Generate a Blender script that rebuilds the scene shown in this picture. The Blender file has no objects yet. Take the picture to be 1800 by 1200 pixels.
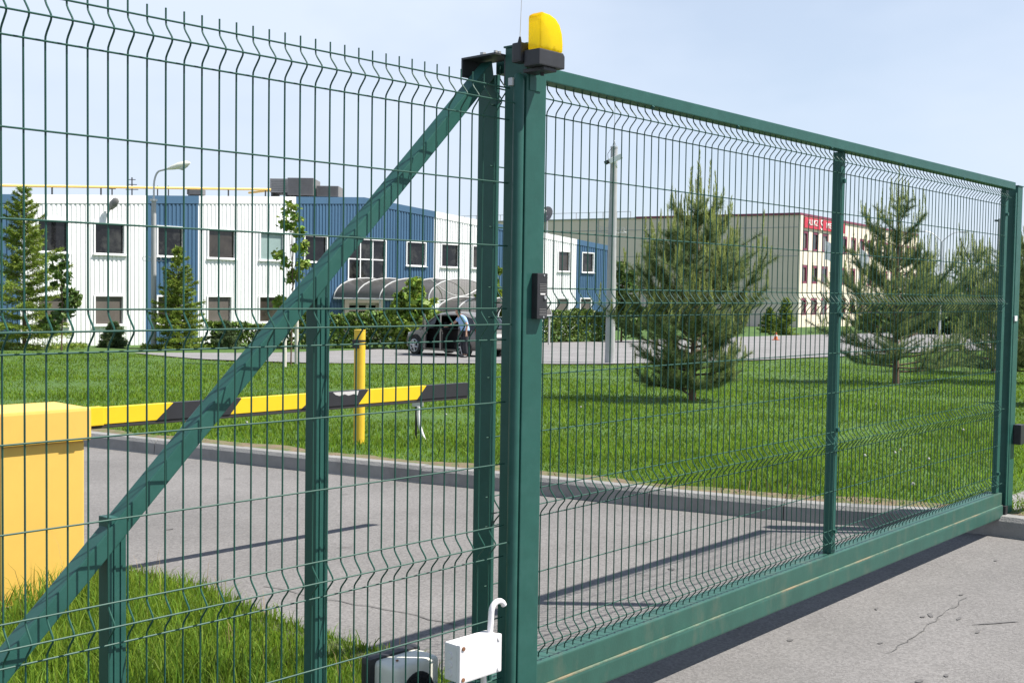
import bpy, bmesh, math, random
import numpy as np
from mathutils import Vector, Matrix

random.seed(7)
RNG = np.random.default_rng(11)
scene = bpy.context.scene
COL = scene.collection

# ------------------------------------------------------------------ camera
CAM = Vector((-1.1011, -2.5711, 1.5995))
FWD = Vector((0.7293, 0.6828, -0.0441)).normalized()
YAW, PITCH, ROLL = 0.7525, -0.0441, 0.0147
_f = Vector((math.cos(YAW)*math.cos(PITCH), math.sin(YAW)*math.cos(PITCH), math.sin(PITCH)))
_r0 = Vector((math.sin(YAW), -math.cos(YAW), 0.0))
_u0 = _r0.cross(_f)
_r = _r0*math.cos(ROLL) + _u0*math.sin(ROLL)
_u = -_r0*math.sin(ROLL) + _u0*math.cos(ROLL)
cam_data = bpy.data.cameras.new('camera')
cam_data.sensor_width = 36.0
cam_data.lens = 36.0*2045.07/1800.0
cam_data.clip_start = 0.05
cam_data.clip_end = 3000.0
cam = bpy.data.objects.new('camera', cam_data)
COL.objects.link(cam)
cam.matrix_world = Matrix(((_r.x, _u.x, -_f.x, CAM.x), (_r.y, _u.y, -_f.y, CAM.y), (_r.z, _u.z, -_f.z, CAM.z), (0, 0, 0, 1)))
scene.camera = cam

# ------------------------------------------------------------------ sky, sun, exposure
SUN = Vector((1.05, -1.14, 2.30)).normalized()
world = bpy.data.worlds.new('World')
scene.world = world
world.use_nodes = True
wn, wl = world.node_tree.nodes, world.node_tree.links
wn.clear()
w_out = wn.new('ShaderNodeOutputWorld')
w_bg = wn.new('ShaderNodeBackground')
w_bg.inputs['Strength'].default_value = 0.075
w_sky = wn.new('ShaderNodeTexSky')
w_sky.sky_type = 'NISHITA'
w_sky.sun_disc = False
w_sky.sun_elevation = math.asin(SUN.z)
w_sky.sun_rotation = math.atan2(SUN.x, SUN.y)
w_sky.altitude = 100
w_sky.air_density = 1.0
w_sky.dust_density = 0.25
w_sky.ozone_density = 2.0
# thin high cloud veil, the same all round the sky
w_tc = wn.new('ShaderNodeTexCoord')
w_map = wn.new('ShaderNodeMapping')
w_map.inputs['Scale'].default_value = (1.0, 1.0, 2.2)
w_noise = wn.new('ShaderNodeTexNoise')
w_noise.inputs['Scale'].default_value = 1.7
w_noise.inputs['Detail'].default_value = 5.0
w_noise.inputs['Roughness'].default_value = 0.55
w_ramp = wn.new('ShaderNodeMapRange')
w_ramp.inputs['From Min'].default_value = 0.36
w_ramp.inputs['From Max'].default_value = 0.60
w_ramp.inputs['To Min'].default_value = 0.62
w_ramp.inputs['To Max'].default_value = 1.0
w_mix = wn.new('ShaderNodeMixRGB')
w_mix.inputs['Color2'].default_value = (6.0, 6.8, 8.1, 1)
wl.new(w_tc.outputs['Generated'], w_map.inputs['Vector'])
wl.new(w_map.outputs['Vector'], w_noise.inputs['Vector'])
wl.new(w_noise.outputs['Fac'], w_ramp.inputs['Value'])
# the veil looks thicker towards the horizon, where one looks through more of it
w_sep = wn.new('ShaderNodeSeparateXYZ')
w_el = wn.new('ShaderNodeMapRange')
w_el.inputs['From Min'].default_value = 0.25; w_el.inputs['From Max'].default_value = 0.85
w_el.inputs['To Min'].default_value = 1.0; w_el.inputs['To Max'].default_value = 0.10
w_mul = wn.new('ShaderNodeMath'); w_mul.operation = 'MULTIPLY'
wl.new(w_tc.outputs['Generated'], w_sep.inputs['Vector'])
wl.new(w_sep.outputs['Z'], w_el.inputs['Value'])
wl.new(w_ramp.outputs['Result'], w_mul.inputs[0]); wl.new(w_el.outputs['Result'], w_mul.inputs[1])
wl.new(w_mul.outputs['Value'], w_mix.inputs['Fac'])
wl.new(w_sky.outputs['Color'], w_mix.inputs['Color1'])
wl.new(w_mix.outputs['Color'], w_bg.inputs['Color'])
wl.new(w_bg.outputs['Background'], w_out.inputs['Surface'])

sun_data = bpy.data.lights.new('sun', 'SUN')
sun_data.energy = 4.8
sun_data.angle = math.radians(0.53)
sun_data.color = (1.0, 0.955, 0.88)
sun = bpy.data.objects.new('sun', sun_data)
COL.objects.link(sun)
sun.rotation_euler = SUN.to_track_quat('Z', 'Y').to_euler()
sun.location = (8, -8, 20)

scene.view_settings.view_transform = 'Standard'
scene.view_settings.look = 'None'
scene.view_settings.gamma = 1.0
scene.view_settings.use_curve_mapping = False
scene.view_settings.exposure = 0.80
scene.render.engine = 'CYCLES'
scene.cycles.max_bounces = 5
scene.cycles.transparent_max_bounces = 12

# ------------------------------------------------------------------ layout helpers
RH = Vector((_r0.x, _r0.y, 0.0))                     # sideways across the view, level
FH = Vector((math.cos(YAW), math.sin(YAW), 0.0))     # away from the camera, level
FPX = 2045.07
GZ = Vector((0, 0, 1))
def LS(l, s, z=0.0):
    p = Vector((CAM.x, CAM.y, 0)) + RH*l + FH*s
    return Vector((p.x, p.y, z))
def ls_of(x, y):
    d = Vector((x - CAM.x, y - CAM.y, 0))
    return d.dot(RH), d.dot(FH)
def lawn_z(s):
    if s < 8: return 0.12
    if s < 43: return 0.12 - 0.0285*(s - 8)
    return max(0.12 - 0.0285*35 - 0.0125*(s - 43), -4.0)

# ------------------------------------------------------------------ materials
def mat(name, col, rough=0.6, var=0.12, scale=8.0, bump=0.0, bscale=60.0, metal=0.0, spec=0.5, island=0.0, hue=0.0,
        transl=0.0, second=None, sec_scale=2.0, sec_lo=0.5, sec_hi=0.7, stretch=None):
    m = bpy.data.materials.new(name)
    m.use_nodes = True
    n, l = m.node_tree.nodes, m.node_tree.links
    b = n['Principled BSDF']
    b.inputs['Roughness'].default_value = rough
    b.inputs['Metallic'].default_value = metal
    b.inputs['Specular IOR Level'].default_value = spec
    tc = n.new('ShaderNodeTexCoord')
    src = tc.outputs['Object']
    if stretch:
        mp = n.new('ShaderNodeMapping'); mp.inputs['Scale'].default_value = stretch
        l.new(src, mp.inputs['Vector']); src = mp.outputs['Vector']
    nz = n.new('ShaderNodeTexNoise')
    nz.inputs['Scale'].default_value = scale
    nz.inputs['Detail'].default_value = 3
    nz.inputs['Roughness'].default_value = 0.65
    l.new(src, nz.inputs['Vector'])
    mr = n.new('ShaderNodeMapRange')
    mr.inputs['From Min'].default_value = 0.25; mr.inputs['From Max'].default_value = 0.75
    mr.inputs['To Min'].default_value = 1 - var; mr.inputs['To Max'].default_value = 1 + var
    l.new(nz.outputs['Fac'], mr.inputs['Value'])
    val = mr.outputs['Result']
    hsv = n.new('ShaderNodeHueSaturation')
    hsv.inputs['Color'].default_value = (*col, 1)
    if island or hue:
        g = n.new('ShaderNodeNewGeometry')
        mi = n.new('ShaderNodeMapRange')
        mi.inputs['To Min'].default_value = 1 - island; mi.inputs['To Max'].default_value = 1 + island
        l.new(g.outputs['Random Per Island'], mi.inputs['Value'])
        mm = n.new('ShaderNodeMath'); mm.operation = 'MULTIPLY'
        l.new(val, mm.inputs[0]); l.new(mi.outputs['Result'], mm.inputs[1])
        val = mm.outputs['Value']
        if hue:
            mh = n.new('ShaderNodeMapRange')
            mh.inputs['To Min'].default_value = 0.5 - hue; mh.inputs['To Max'].default_value = 0.5 + hue
            wnz = n.new('ShaderNodeTexWhiteNoise'); wnz.noise_dimensions = '1D'
            l.new(g.outputs['Random Per Island'], wnz.inputs['W'])
            l.new(wnz.outputs['Value'], mh.inputs['Value'])
            l.new(mh.outputs['Result'], hsv.inputs['Hue'])
    l.new(val, hsv.inputs['Value'])
    colout = hsv.outputs['Color']
    if second:
        n2 = n.new('ShaderNodeTexNoise'); n2.inputs['Scale'].default_value = sec_scale
        n2.inputs['Detail'].default_value = 4; n2.inputs['Roughness'].default_value = 0.7
        l.new(src, n2.inputs['Vector'])
        r2 = n.new('ShaderNodeMapRange')
        r2.inputs['From Min'].default_value = sec_lo; r2.inputs['From Max'].default_value = sec_hi
        l.new(n2.outputs['Fac'], r2.inputs['Value'])
        mx = n.new('ShaderNodeMixRGB'); mx.inputs['Color2'].default_value = (*second, 1)
        l.new(r2.outputs['Result'], mx.inputs['Fac']); l.new(colout, mx.inputs['Color1'])
        colout = mx.outputs['Color']
    l.new(colout, b.inputs['Base Color'])
    if bump:
        nb = n.new('ShaderNodeTexNoise'); nb.inputs['Scale'].default_value = bscale; nb.inputs['Detail'].default_value = 4
        l.new(src, nb.inputs['Vector'])
        bp = n.new('ShaderNodeBump'); bp.inputs['Strength'].default_value = bump; bp.inputs['Distance'].default_value = 0.01
        l.new(nb.outputs['Fac'], bp.inputs['Height']); l.new(bp.outputs['Normal'], b.inputs['Normal'])
    if transl:
        out = n['Material Output']
        t = n.new('ShaderNodeBsdfTranslucent'); l.new(colout, t.inputs['Color'])
        ms = n.new('ShaderNodeMixShader'); ms.inputs['Fac'].default_value = transl
        l.new(b.outputs['BSDF'], ms.inputs[1]); l.new(t.outputs['BSDF'], ms.inputs[2])
        l.new(ms.outputs['Shader'], out.inputs['Surface'])
    return m

def asphalt_mat(name, col, chip=0.35):
    m = mat(name, col, 0.92, 0.17, 0.8, 0.4, 160.0, spec=0.2)
    n, l = m.node_tree.nodes, m.node_tree.links
    b = n['Principled BSDF']
    old = b.inputs['Base Color'].links[0].from_socket
    tc = n.new('ShaderNodeTexCoord')
    v = n.new('ShaderNodeTexVoronoi'); v.inputs['Scale'].default_value = 95.0
    l.new(tc.outputs['Object'], v.inputs['Vector'])
    sep = n.new('ShaderNodeSeparateColor'); l.new(v.outputs['Color'], sep.inputs['Color'])
    mr = n.new('ShaderNodeMapRange'); mr.inputs['To Min'].default_value = 1 - chip; mr.inputs['To Max'].default_value = 1 + chip
    l.new(sep.outputs['Red'], mr.inputs['Value'])
    hs = n.new('ShaderNodeHueSaturation'); l.new(old, hs.inputs['Color']); l.new(mr.outputs['Result'], hs.inputs['Value'])
    # dark oil spots and stains with their own shapes
    n2 = n.new('ShaderNodeTexNoise'); n2.inputs['Scale'].default_value = 3.4; n2.inputs['Detail'].default_value = 3
    l.new(tc.outputs['Object'], n2.inputs['Vector'])
    r2 = n.new('ShaderNodeMapRange'); r2.inputs['From Min'].default_value = 0.69; r2.inputs['From Max'].default_value = 0.76
    r2.inputs['To Max'].default_value = 0.55
    l.new(n2.outputs['Fac'], r2.inputs['Value'])
    mx = n.new('ShaderNodeMixRGB'); mx.inputs['Color2'].default_value = (0.07, 0.066, 0.064, 1)
    l.new(r2.outputs['Result'], mx.inputs['Fac']); l.new(hs.outputs['Color'], mx.inputs['Color1'])
    l.new(mx.outputs['Color'], b.inputs['Base Color'])
    return m

M = {}
M['green'] = mat('green_paint', (0.021, 0.088, 0.072), 0.42, 0.10, 14, 0.04, 220, spec=0.28, second=(0.032, 0.108, 0.092), sec_scale=5, sec_lo=0.5, sec_hi=0.75)
M['green_dirty'] = mat('green_paint_dusty', (0.025, 0.092, 0.070), 0.5, 0.15, 10, 0.06, 180, second=(0.075, 0.115, 0.085), sec_scale=9, sec_lo=0.52, sec_hi=0.80, stretch=(1, 1, 0.45))
M['green_worn'] = mat('green_paint_worn_edge', (0.07, 0.16, 0.12), 0.7, 0.25, 16, 0.2, 120, second=(0.26, 0.21, 0.13), sec_scale=4, sec_lo=0.46, sec_hi=0.66)
M['wire'] = mat('green_wire_coating', (0.016, 0.074, 0.055), 0.5, 0.10, 20, spec=0.3)
M['black'] = mat('black_plastic', (0.022, 0.022, 0.026), 0.5, 0.2, 30, 0.05, 300)
M['grille'] = mat('dark_grille', (0.012, 0.012, 0.014), 0.6, 0.2, 30)
M['darkmetal'] = mat('dark_steel', (0.06, 0.065, 0.07), 0.5, 0.2, 20, metal=0.5)
M['steel'] = mat('galvanised_steel', (0.48, 0.49, 0.50), 0.45, 0.12, 12, metal=0.35)
M['whitepl'] = mat('white_plastic', (0.76, 0.74, 0.75), 0.42, 0.05, 9, second=(0.55, 0.52, 0.48), sec_scale=5, sec_lo=0.62, sec_hi=0.85)
M['cream'] = mat('cream_plastic', (0.72, 0.71, 0.62), 0.55, 0.05, 9, second=(0.42, 0.40, 0.33), sec_scale=4, sec_lo=0.6, sec_hi=0.85)
M['rust'] = mat('rusty_screw', (0.22, 0.10, 0.05), 0.8, 0.3, 60)
M['cab'] = mat('cabinet_orange_yellow', (0.76, 0.475, 0.10), 0.45, 0.05, 3.5, 0.03, 200, second=(0.66, 0.40, 0.09), sec_scale=2.3, sec_lo=0.55, sec_hi=0.8)
M['yellow'] = mat('boom_yellow', (0.80, 0.54, 0.012), 0.45, 0.06, 5)
M['postyellow'] = mat('post_yellow', (0.76, 0.48, 0.035), 0.5, 0.08, 6, second=(0.5, 0.3, 0.06), sec_scale=4, sec_lo=0.6, sec_hi=0.8)
M['stripe'] = mat('boom_black', (0.022, 0.022, 0.026), 0.5, 0.15, 10)
M['rubber'] = mat('black_rubber', (0.035, 0.032, 0.032), 0.8, 0.2, 20)
M['torn'] = mat('torn_film', (0.55, 0.53, 0.52), 0.6, 0.1, 40)
M['kerb'] = mat('kerb_concrete', (0.24, 0.235, 0.225), 0.9, 0.14, 5, 0.5, 90, second=(0.14, 0.135, 0.13), sec_scale=2.2, sec_lo=0.5, sec_hi=0.8)
M['bed'] = mat('kerb_bed', (0.16, 0.15, 0.14), 0.95, 0.2, 8)
M['asphalt'] = asphalt_mat('old_asphalt', (0.178, 0.170, 0.165), 0.19)
M['road'] = asphalt_mat('car_park_asphalt', (0.225, 0.218, 0.216), 0.2)
M['seal'] = mat('crack_filler', (0.10, 0.095, 0.092), 0.85, 0.2, 30)
M['stain'] = mat('faint_oil_stain', (0.118, 0.112, 0.110), 0.85, 0.2, 30)
M['paint'] = mat('road_paint', (0.62, 0.62, 0.60), 0.8, 0.12, 10)
M['lawn'] = mat('lawn_soil_and_grass', (0.050, 0.108, 0.013), 0.95, 0.35, 6, 0.6, 30, second=(0.066, 0.128, 0.016), sec_scale=0.45, sec_lo=0.42, sec_hi=0.65)
M['verge'] = mat('verge_soil', (0.06, 0.075, 0.022), 0.95, 0.4, 12, 0.6, 40, second=(0.11, 0.095, 0.055), sec_scale=5, sec_lo=0.5, sec_hi=0.75)
M['soil'] = mat('dry_soil', (0.17, 0.125, 0.075), 0.95, 0.35, 14, 0.8, 60, second=(0.09, 0.12, 0.03), sec_scale=7, sec_lo=0.45, sec_hi=0.6)
M['blade'] = mat('grass_blades', (0.152, 0.245, 0.022), 0.6, 0.28, 0.6, spec=0.25, island=0.38, hue=0.018, transl=0.5)
M['blade2'] = mat('long_grass_blades', (0.170, 0.268, 0.027), 0.6, 0.25, 2.0, spec=0.25, island=0.4, hue=0.02, transl=0.5)
M['straw'] = mat('dry_grass_stalks', (0.27, 0.19, 0.085), 0.8, 0.2, 4, island=0.3)
M['needle'] = mat('pine_needles_old', (0.185, 0.240, 0.095), 0.7, 0.25, 2, spec=0.2, island=0.4, hue=0.02, transl=0.42)
M['candle'] = mat('pine_new_shoots', (0.42, 0.46, 0.16), 0.7, 0.2, 3, spec=0.2, island=0.35, hue=0.02, transl=0.4)
M['bark'] = mat('bark', (0.13, 0.085, 0.055), 0.9, 0.3, 14, 0.8, 40)
M['spruce'] = mat('spruce_needles', (0.21, 0.28, 0.05), 0.7, 0.3, 1.5, spec=0.2, island=0.45, hue=0.025, transl=0.35)
M['bluespruce'] = mat('grey_green_spruce_needles', (0.12, 0.17, 0.075), 0.7, 0.25, 1.5, spec=0.2, island=0.4, hue=0.02, transl=0.3)
M['leaf'] = mat('broad_leaves', (0.20, 0.29, 0.04), 0.55, 0.25, 1.2, island=0.45, hue=0.03, transl=0.3)
M['darkleaf'] = mat('dark_broad_leaves', (0.095, 0.155, 0.030), 0.55, 0.25, 1.2, island=0.45, hue=0.025, transl=0.22)
M['hedge'] = mat('hedge_leaves', (0.11, 0.175, 0.028), 0.55, 0.3, 1.0, island=0.45, hue=0.025, transl=0.22)
M['clad_white'] = mat('white_cladding', (0.80, 0.80, 0.80), 0.45, 0.03, 1.0)
M['clad_blue'] = mat('blue_cladding', (0.046, 0.112, 0.200), 0.55, 0.06, 1.0)
M['trim_white'] = mat('white_trim', (0.80, 0.80, 0.80), 0.5, 0.03, 2)
M['glass'] = mat('window_glass', (0.010, 0.010, 0.011), 0.04, 0.5, 1.6, spec=0.4, second=(0.045, 0.045, 0.042), sec_scale=0.9, sec_lo=0.48, sec_hi=0.62)  # paler blotches painted into the colour imitate uneven reflections in the panes
M['glass_warm'] = mat('window_glass_brownish', (0.045, 0.038, 0.032), 0.05, 0.5, 1.6, spec=0.5)  # plain brownish pane tone, so the windows vary
M['glass_mid'] = mat('window_glass_with_blind', (0.12, 0.105, 0.095), 0.12, 0.15, 1.2, spec=0.5)
M['glass_pale'] = mat('window_glass_with_curtain', (0.24, 0.32, 0.31), 0.2, 0.12, 0.8, spec=0.5)
M['hvac'] = mat('air_unit_grey', (0.17, 0.165, 0.165), 0.6, 0.1, 3)
M['hvac_light'] = mat('air_unit_casing', (0.34, 0.335, 0.33), 0.5, 0.08, 3)
M['roof'] = mat('roof_membrane', (0.34, 0.34, 0.34), 0.85, 0.12, 0.6)
M['gaspipe'] = mat('gas_pipe_yellow', (0.78, 0.50, 0.13), 0.5, 0.08, 4)
M['concrete'] = mat('grey_concrete', (0.38, 0.38, 0.385), 0.85, 0.10, 3, 0.2, 60)
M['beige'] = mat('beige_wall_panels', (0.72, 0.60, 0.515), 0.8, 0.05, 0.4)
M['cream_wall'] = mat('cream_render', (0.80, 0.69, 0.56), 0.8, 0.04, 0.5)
M['maroon'] = mat('maroon_trim', (0.20, 0.035, 0.075), 0.55, 0.1, 2)
M['red'] = mat('red_sign', (0.55, 0.03, 0.06), 0.5, 0.05, 2)
M['letter'] = mat('white_letters', (0.85, 0.82, 0.78), 0.5, 0.03, 2)
M['doorframe'] = mat('door_frame_beige', (0.62, 0.56, 0.48), 0.5, 0.05, 2)
M['rib'] = mat('canopy_white_ribs', (0.52, 0.52, 0.51), 0.4, 0.04, 2)
M['carpaint'] = mat('car_paint_grey_brown', (0.23, 0.215, 0.20), 0.28, 0.04, 2, metal=0.3)
M['cardark'] = mat('car_interior', (0.018, 0.017, 0.018), 0.7, 0.3, 8)
M['carglass'] = mat('car_glass', (0.03, 0.035, 0.038), 0.05, 0.1, 3, spec=0.7)
M['tyre'] = mat('tyre_rubber', (0.022, 0.022, 0.022), 0.8, 0.2, 20)
M['alloy'] = mat('alloy_rim', (0.55, 0.56, 0.57), 0.3, 0.06, 8, metal=0.7)
M['tail'] = mat('tail_lamp_red', (0.55, 0.012, 0.02), 0.15, 0.1, 10)
M['headlamp'] = mat('headlamp_clear', (0.55, 0.57, 0.58), 0.12, 0.1, 10)
M['shirt'] = mat('pale_blue_shirt', (0.30, 0.46, 0.72), 0.8, 0.10, 10)
M['trouser'] = mat('dark_trousers', (0.022, 0.022, 0.030), 0.85, 0.15, 8)
M['skin'] = mat('skin', (0.46, 0.27, 0.19), 0.6, 0.06, 8)
M['hair'] = mat('dark_hair', (0.018, 0.014, 0.012), 0.7, 0.2, 30)
M['cone'] = mat('cone_orange', (0.70, 0.15, 0.03), 0.6, 0.05, 6)
M['bluebox'] = mat('blue_container', (0.03, 0.09, 0.33), 0.5, 0.08, 3)
M['flagwhite'] = mat('flag_white', (0.78, 0.80, 0.84), 0.8, 0.04, 4, transl=0.3)
M['flagblue'] = mat('flag_blue', (0.10, 0.17, 0.45), 0.8, 0.04, 4, transl=0.3)
M['dandelion'] = mat('dandelion_fluff', (0.55, 0.54, 0.50), 0.9, 0.08, 40, transl=0.3)
M['stake'] = mat('whitewashed_stake', (0.60, 0.56, 0.50), 0.85, 0.12, 8)

def clear_mat(name, col, fac, rough=0.1):
    # transparent coloured sheet (plastic lens, polycarbonate)
    m = bpy.data.materials.new(name); m.use_nodes = True
    n, l = m.node_tree.nodes, m.node_tree.links
    b = n['Principled BSDF']; b.inputs['Roughness'].default_value = rough
    nz = n.new('ShaderNodeTexNoise'); nz.inputs['Scale'].default_value = 6
    hs = n.new('ShaderNodeHueSaturation'); hs.inputs['Color'].default_value = (*col, 1)
    mr = n.new('ShaderNodeMapRange'); mr.inputs['To Min'].default_value = 0.9; mr.inputs['To Max'].default_value = 1.1
    l.new(nz.outputs['Fac'], mr.inputs['Value']); l.new(mr.outputs['Result'], hs.inputs['Value'])
    l.new(hs.outputs['Color'], b.inputs['Base Color'])
    t = n.new('ShaderNodeBsdfTranslucent'); l.new(hs.outputs['Color'], t.inputs['Color'])
    tr = n.new('ShaderNodeBsdfTransparent'); tr.inputs['Color'].default_value = (*[min(1, c*1.3 + 0.05) for c in col], 1)
    m1 = n.new('ShaderNodeMixShader'); m1.inputs['Fac'].default_value = 0.55
    l.new(b.outputs['BSDF'], m1.inputs[1]); l.new(t.outputs['BSDF'], m1.inputs[2])
    m2 = n.new('ShaderNodeMixShader'); m2.inputs['Fac'].default_value = fac
    l.new(m1.outputs['Shader'], m2.inputs[1]); l.new(tr.outputs['BSDF'], m2.inputs[2])
    l.new(m2.outputs['Shader'], n['Material Output'].inputs['Surface'])
    return m
M['lens'] = clear_mat('amber_lens', (0.98, 0.72, 0.015), 0.28, 0.12)
M['poly'] = clear_mat('smoked_polycarbonate', (0.27, 0.255, 0.255), 0.32, 0.15)

# ------------------------------------------------------------------ mesh helpers
ORG = {}
def tag(o, label=None, cat=None, group=None, kind=None):
    if label: o['label'] = label
    if cat: o['category'] = cat
    if group: o['group'] = group
    if kind: o['kind'] = kind
    return o
def thing(name, loc, label, cat, group=None):
    o = bpy.data.objects.new(name, None); COL.objects.link(o)
    o.empty_display_size = 0.1
    o.location = loc; ORG[o] = Vector(loc)
    return tag(o, label, cat, group)
class MB:
    def __init__(s): s.v = []; s.f = []
    def add(s, vs, fs):
        b = len(s.v); s.v += [tuple(v) for v in vs]; s.f += [tuple(i + b for i in f) for f in fs]; return s
    def box(s, c, d, ax=None):
        # c centre, d full sizes, ax optional (ux,uy,uz) axes
        ux, uy, uz = ax if ax else (Vector((1, 0, 0)), Vector((0, 1, 0)), Vector((0, 0, 1)))
        c = Vector(c); vs = []
        for z in (-.5, .5):
            for y in (-.5, .5):
                for x in (-.5, .5): vs.append(c + ux*(x*d[0]) + uy*(y*d[1]) + uz*(z*d[2]))
        return s.add(vs, [(0, 2, 3, 1), (4, 5, 7, 6), (0, 1, 5, 4), (2, 6, 7, 3), (0, 4, 6, 2), (1, 3, 7, 5)])
    def bb(s, x0, x1, y0, y1, z0, z1): return s.box(((x0+x1)/2, (y0+y1)/2, (z0+z1)/2), (x1-x0, y1-y0, z1-z0))
    def tube(s, pts, r, n=6, cap=True):
        pts = [Vector(p) for p in pts]; rs = r if isinstance(r, (list, tuple)) else [r]*len(pts)
        t0 = (pts[1]-pts[0]).normalized()
        a = t0.orthogonal().normalized(); vs = []
        for i, p in enumerate(pts):
            t = (pts[min(i+1, len(pts)-1)] - pts[max(i-1, 0)])
            t = t.normalized() if t.length > 1e-9 else t0
            a = (a - t*a.dot(t)); a = a.normalized() if a.length > 1e-6 else t.orthogonal().normalized()
            b = t.cross(a)
            for k in range(n):
                g = 2*math.pi*k/n
                vs.append(p + (a*math.cos(g) + b*math.sin(g))*rs[i])
        fs = [(i*n+k, i*n+(k+1) % n, (i+1)*n+(k+1) % n, (i+1)*n+k) for i in range(len(pts)-1) for k in range(n)]
        if cap: fs += [tuple(range(n-1, -1, -1)), tuple((len(pts)-1)*n+k for k in range(n))]
        return s.add(vs, fs)
    def prism(s, poly, d):
        # poly: list of 3-D points (planar), d: extrusion vector
        n = len(poly); d = Vector(d); p = [Vector(q) for q in poly]
        return s.add(p + [q + d for q in p], [tuple(range(n-1, -1, -1)), tuple(range(n, 2*n))] + [(i, (i+1) % n, n+(i+1) % n, n+i) for i in range(n)])
    def sphere(s, c, r, n=10, m=6):
        c = Vector(c); rr = r if isinstance(r, (tuple, list)) else (r, r, r); vs = []; fs = []
        for j in range(m+1):
            th = math.pi*j/m
            for i in range(n):
                ph = 2*math.pi*i/n
                vs.append(c + Vector((rr[0]*math.sin(th)*math.cos(ph), rr[1]*math.sin(th)*math.sin(ph), rr[2]*math.cos(th))))
        for j in range(m):
            for i in range(n): fs.append((j*n+i, (j+1)*n+i, (j+1)*n+(i+1) % n, j*n+(i+1) % n))
        return s.add(vs, fs)
    def quad(s, a, b, c, d): return s.add([a, b, c, d], [(0, 1, 2, 3)])
    def build(s, name, m, parent=None, smooth=False, bevel=0.0, seg=2, loc=None):
        o_ = ORG.get(parent, Vector((0, 0, 0))) if parent else (Vector(loc) if loc else Vector((0, 0, 0)))
        me = bpy.data.meshes.new(name)
        me.from_pydata([tuple(Vector(v) - o_) for v in s.v], [], s.f)
        me.validate()
        bm = bmesh.new(); bm.from_mesh(me)
        bmesh.ops.recalc_face_normals(bm, faces=bm.faces)
        if bevel:
            bmesh.ops.remove_doubles(bm, verts=bm.verts, dist=1e-5)
            ed = [e for e in bm.edges if len(e.link_faces) == 2 and e.calc_face_angle(0) > 0.5]
            bmesh.ops.bevel(bm, geom=ed, offset=bevel, segments=seg, affect='EDGES', profile=0.7)
        bm.to_mesh(me); bm.free()
        me.materials.append(M[m] if isinstance(m, str) else m)
        if smooth:
            me.polygons.foreach_set('use_smooth', [True]*len(me.polygons))
            try: me.set_sharp_from_angle(angle=math.radians(38))
            except Exception: pass
        o = bpy.data.objects.new(name, me); COL.objects.link(o)
        if parent: o.parent = parent; ORG[o] = o_
        else: o.location = o_; ORG[o] = o_
        return o
def mesh_obj(name, me, parent=None, loc=(0, 0, 0), rotz=0.0):
    o = bpy.data.objects.new(name, me); COL.objects.link(o)
    o.location = loc; o.rotation_euler = (0, 0, rotz)
    if parent: o.parent = parent
    return o
def fast(name, verts, faces, m, parent=None, loc=None, smooth=False):
    # verts (N,3) array, faces (M,k) array
    o_ = ORG.get(parent, Vector((0, 0, 0))) if parent else (Vector(loc) if loc else Vector((0, 0, 0)))
    verts = np.asarray(verts, dtype=np.float32) - np.array(o_, dtype=np.float32)
    faces = np.asarray(faces, dtype=np.int32); k = faces.shape[1]
    me = bpy.data.meshes.new(name)
    me.vertices.add(len(verts)); me.vertices.foreach_set('co', verts.ravel())
    me.loops.add(faces.size); me.loops.foreach_set('vertex_index', faces.ravel())
    me.polygons.add(len(faces)); me.polygons.foreach_set('loop_start', np.arange(0, faces.size, k, dtype=np.int32))
    me.polygons.foreach_set('loop_total', np.full(len(faces), k, dtype=np.int32))
    me.update(calc_edges=True); me.validate()
    me.materials.append(M[m] if isinstance(m, str) else m)
    o = bpy.data.objects.new(name, me); COL.objects.link(o)
    if parent: o.parent = parent
    else: o.location = o_
    ORG[o] = o_
    return o
def unit(a): return a/np.maximum(np.linalg.norm(a, axis=-1, keepdims=True), 1e-9)

# ================================================================== GROUND
C0 = Vector((0.0, 2.0, 0))
KERB = [(-40, 20), (-8, 16.2), (-1, 14.2), (1.8, 12.7), (3.2, 11.2), (4.0, 9.6), (4.456, 7.895), (4.893, 6.153), (5.287, 4.682),
        (5.513, 4.0), (5.941, 2.386), (6.305, 1.338), (6.72, 0.60), (6.80, 0.16), (6.86, -0.6), (7.0, -1.8), (7.6, -4), (10, -8), (20, -14), (60, -25)]
def smooth_poly(p, n):
    # Catmull-Rom through the points
    out = []
    for i in range(len(p)-1):
        a, b, c, d = p[max(i-1, 0)], p[i], p[i+1], p[min(i+2, len(p)-1)]
        for k in range(n):
            t = k/n
            out.append(tuple(0.5*(2*b[j] + (c[j]-a[j])*t + (2*a[j]-5*b[j]+4*c[j]-d[j])*t*t + (-a[j]+3*b[j]-3*c[j]+d[j])*t**3) for j in (0, 1)))
    out.append(p[-1])
    return out
KL = smooth_poly(KERB, 8)
KA = np.array([math.atan2(y-C0.y, x-C0.x) for x, y in KL])
KR = np.array([math.hypot(y-C0.y, x-C0.x) for x, y in KL])
_o = np.argsort(KA); KAs, KRs = KA[_o], KR[_o]
def beyond_kerb(x, y):
    return np.hypot(x-C0.x, y-C0.y) - np.interp(np.arctan2(y-C0.y, x-C0.x), KAs, KRs)

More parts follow.
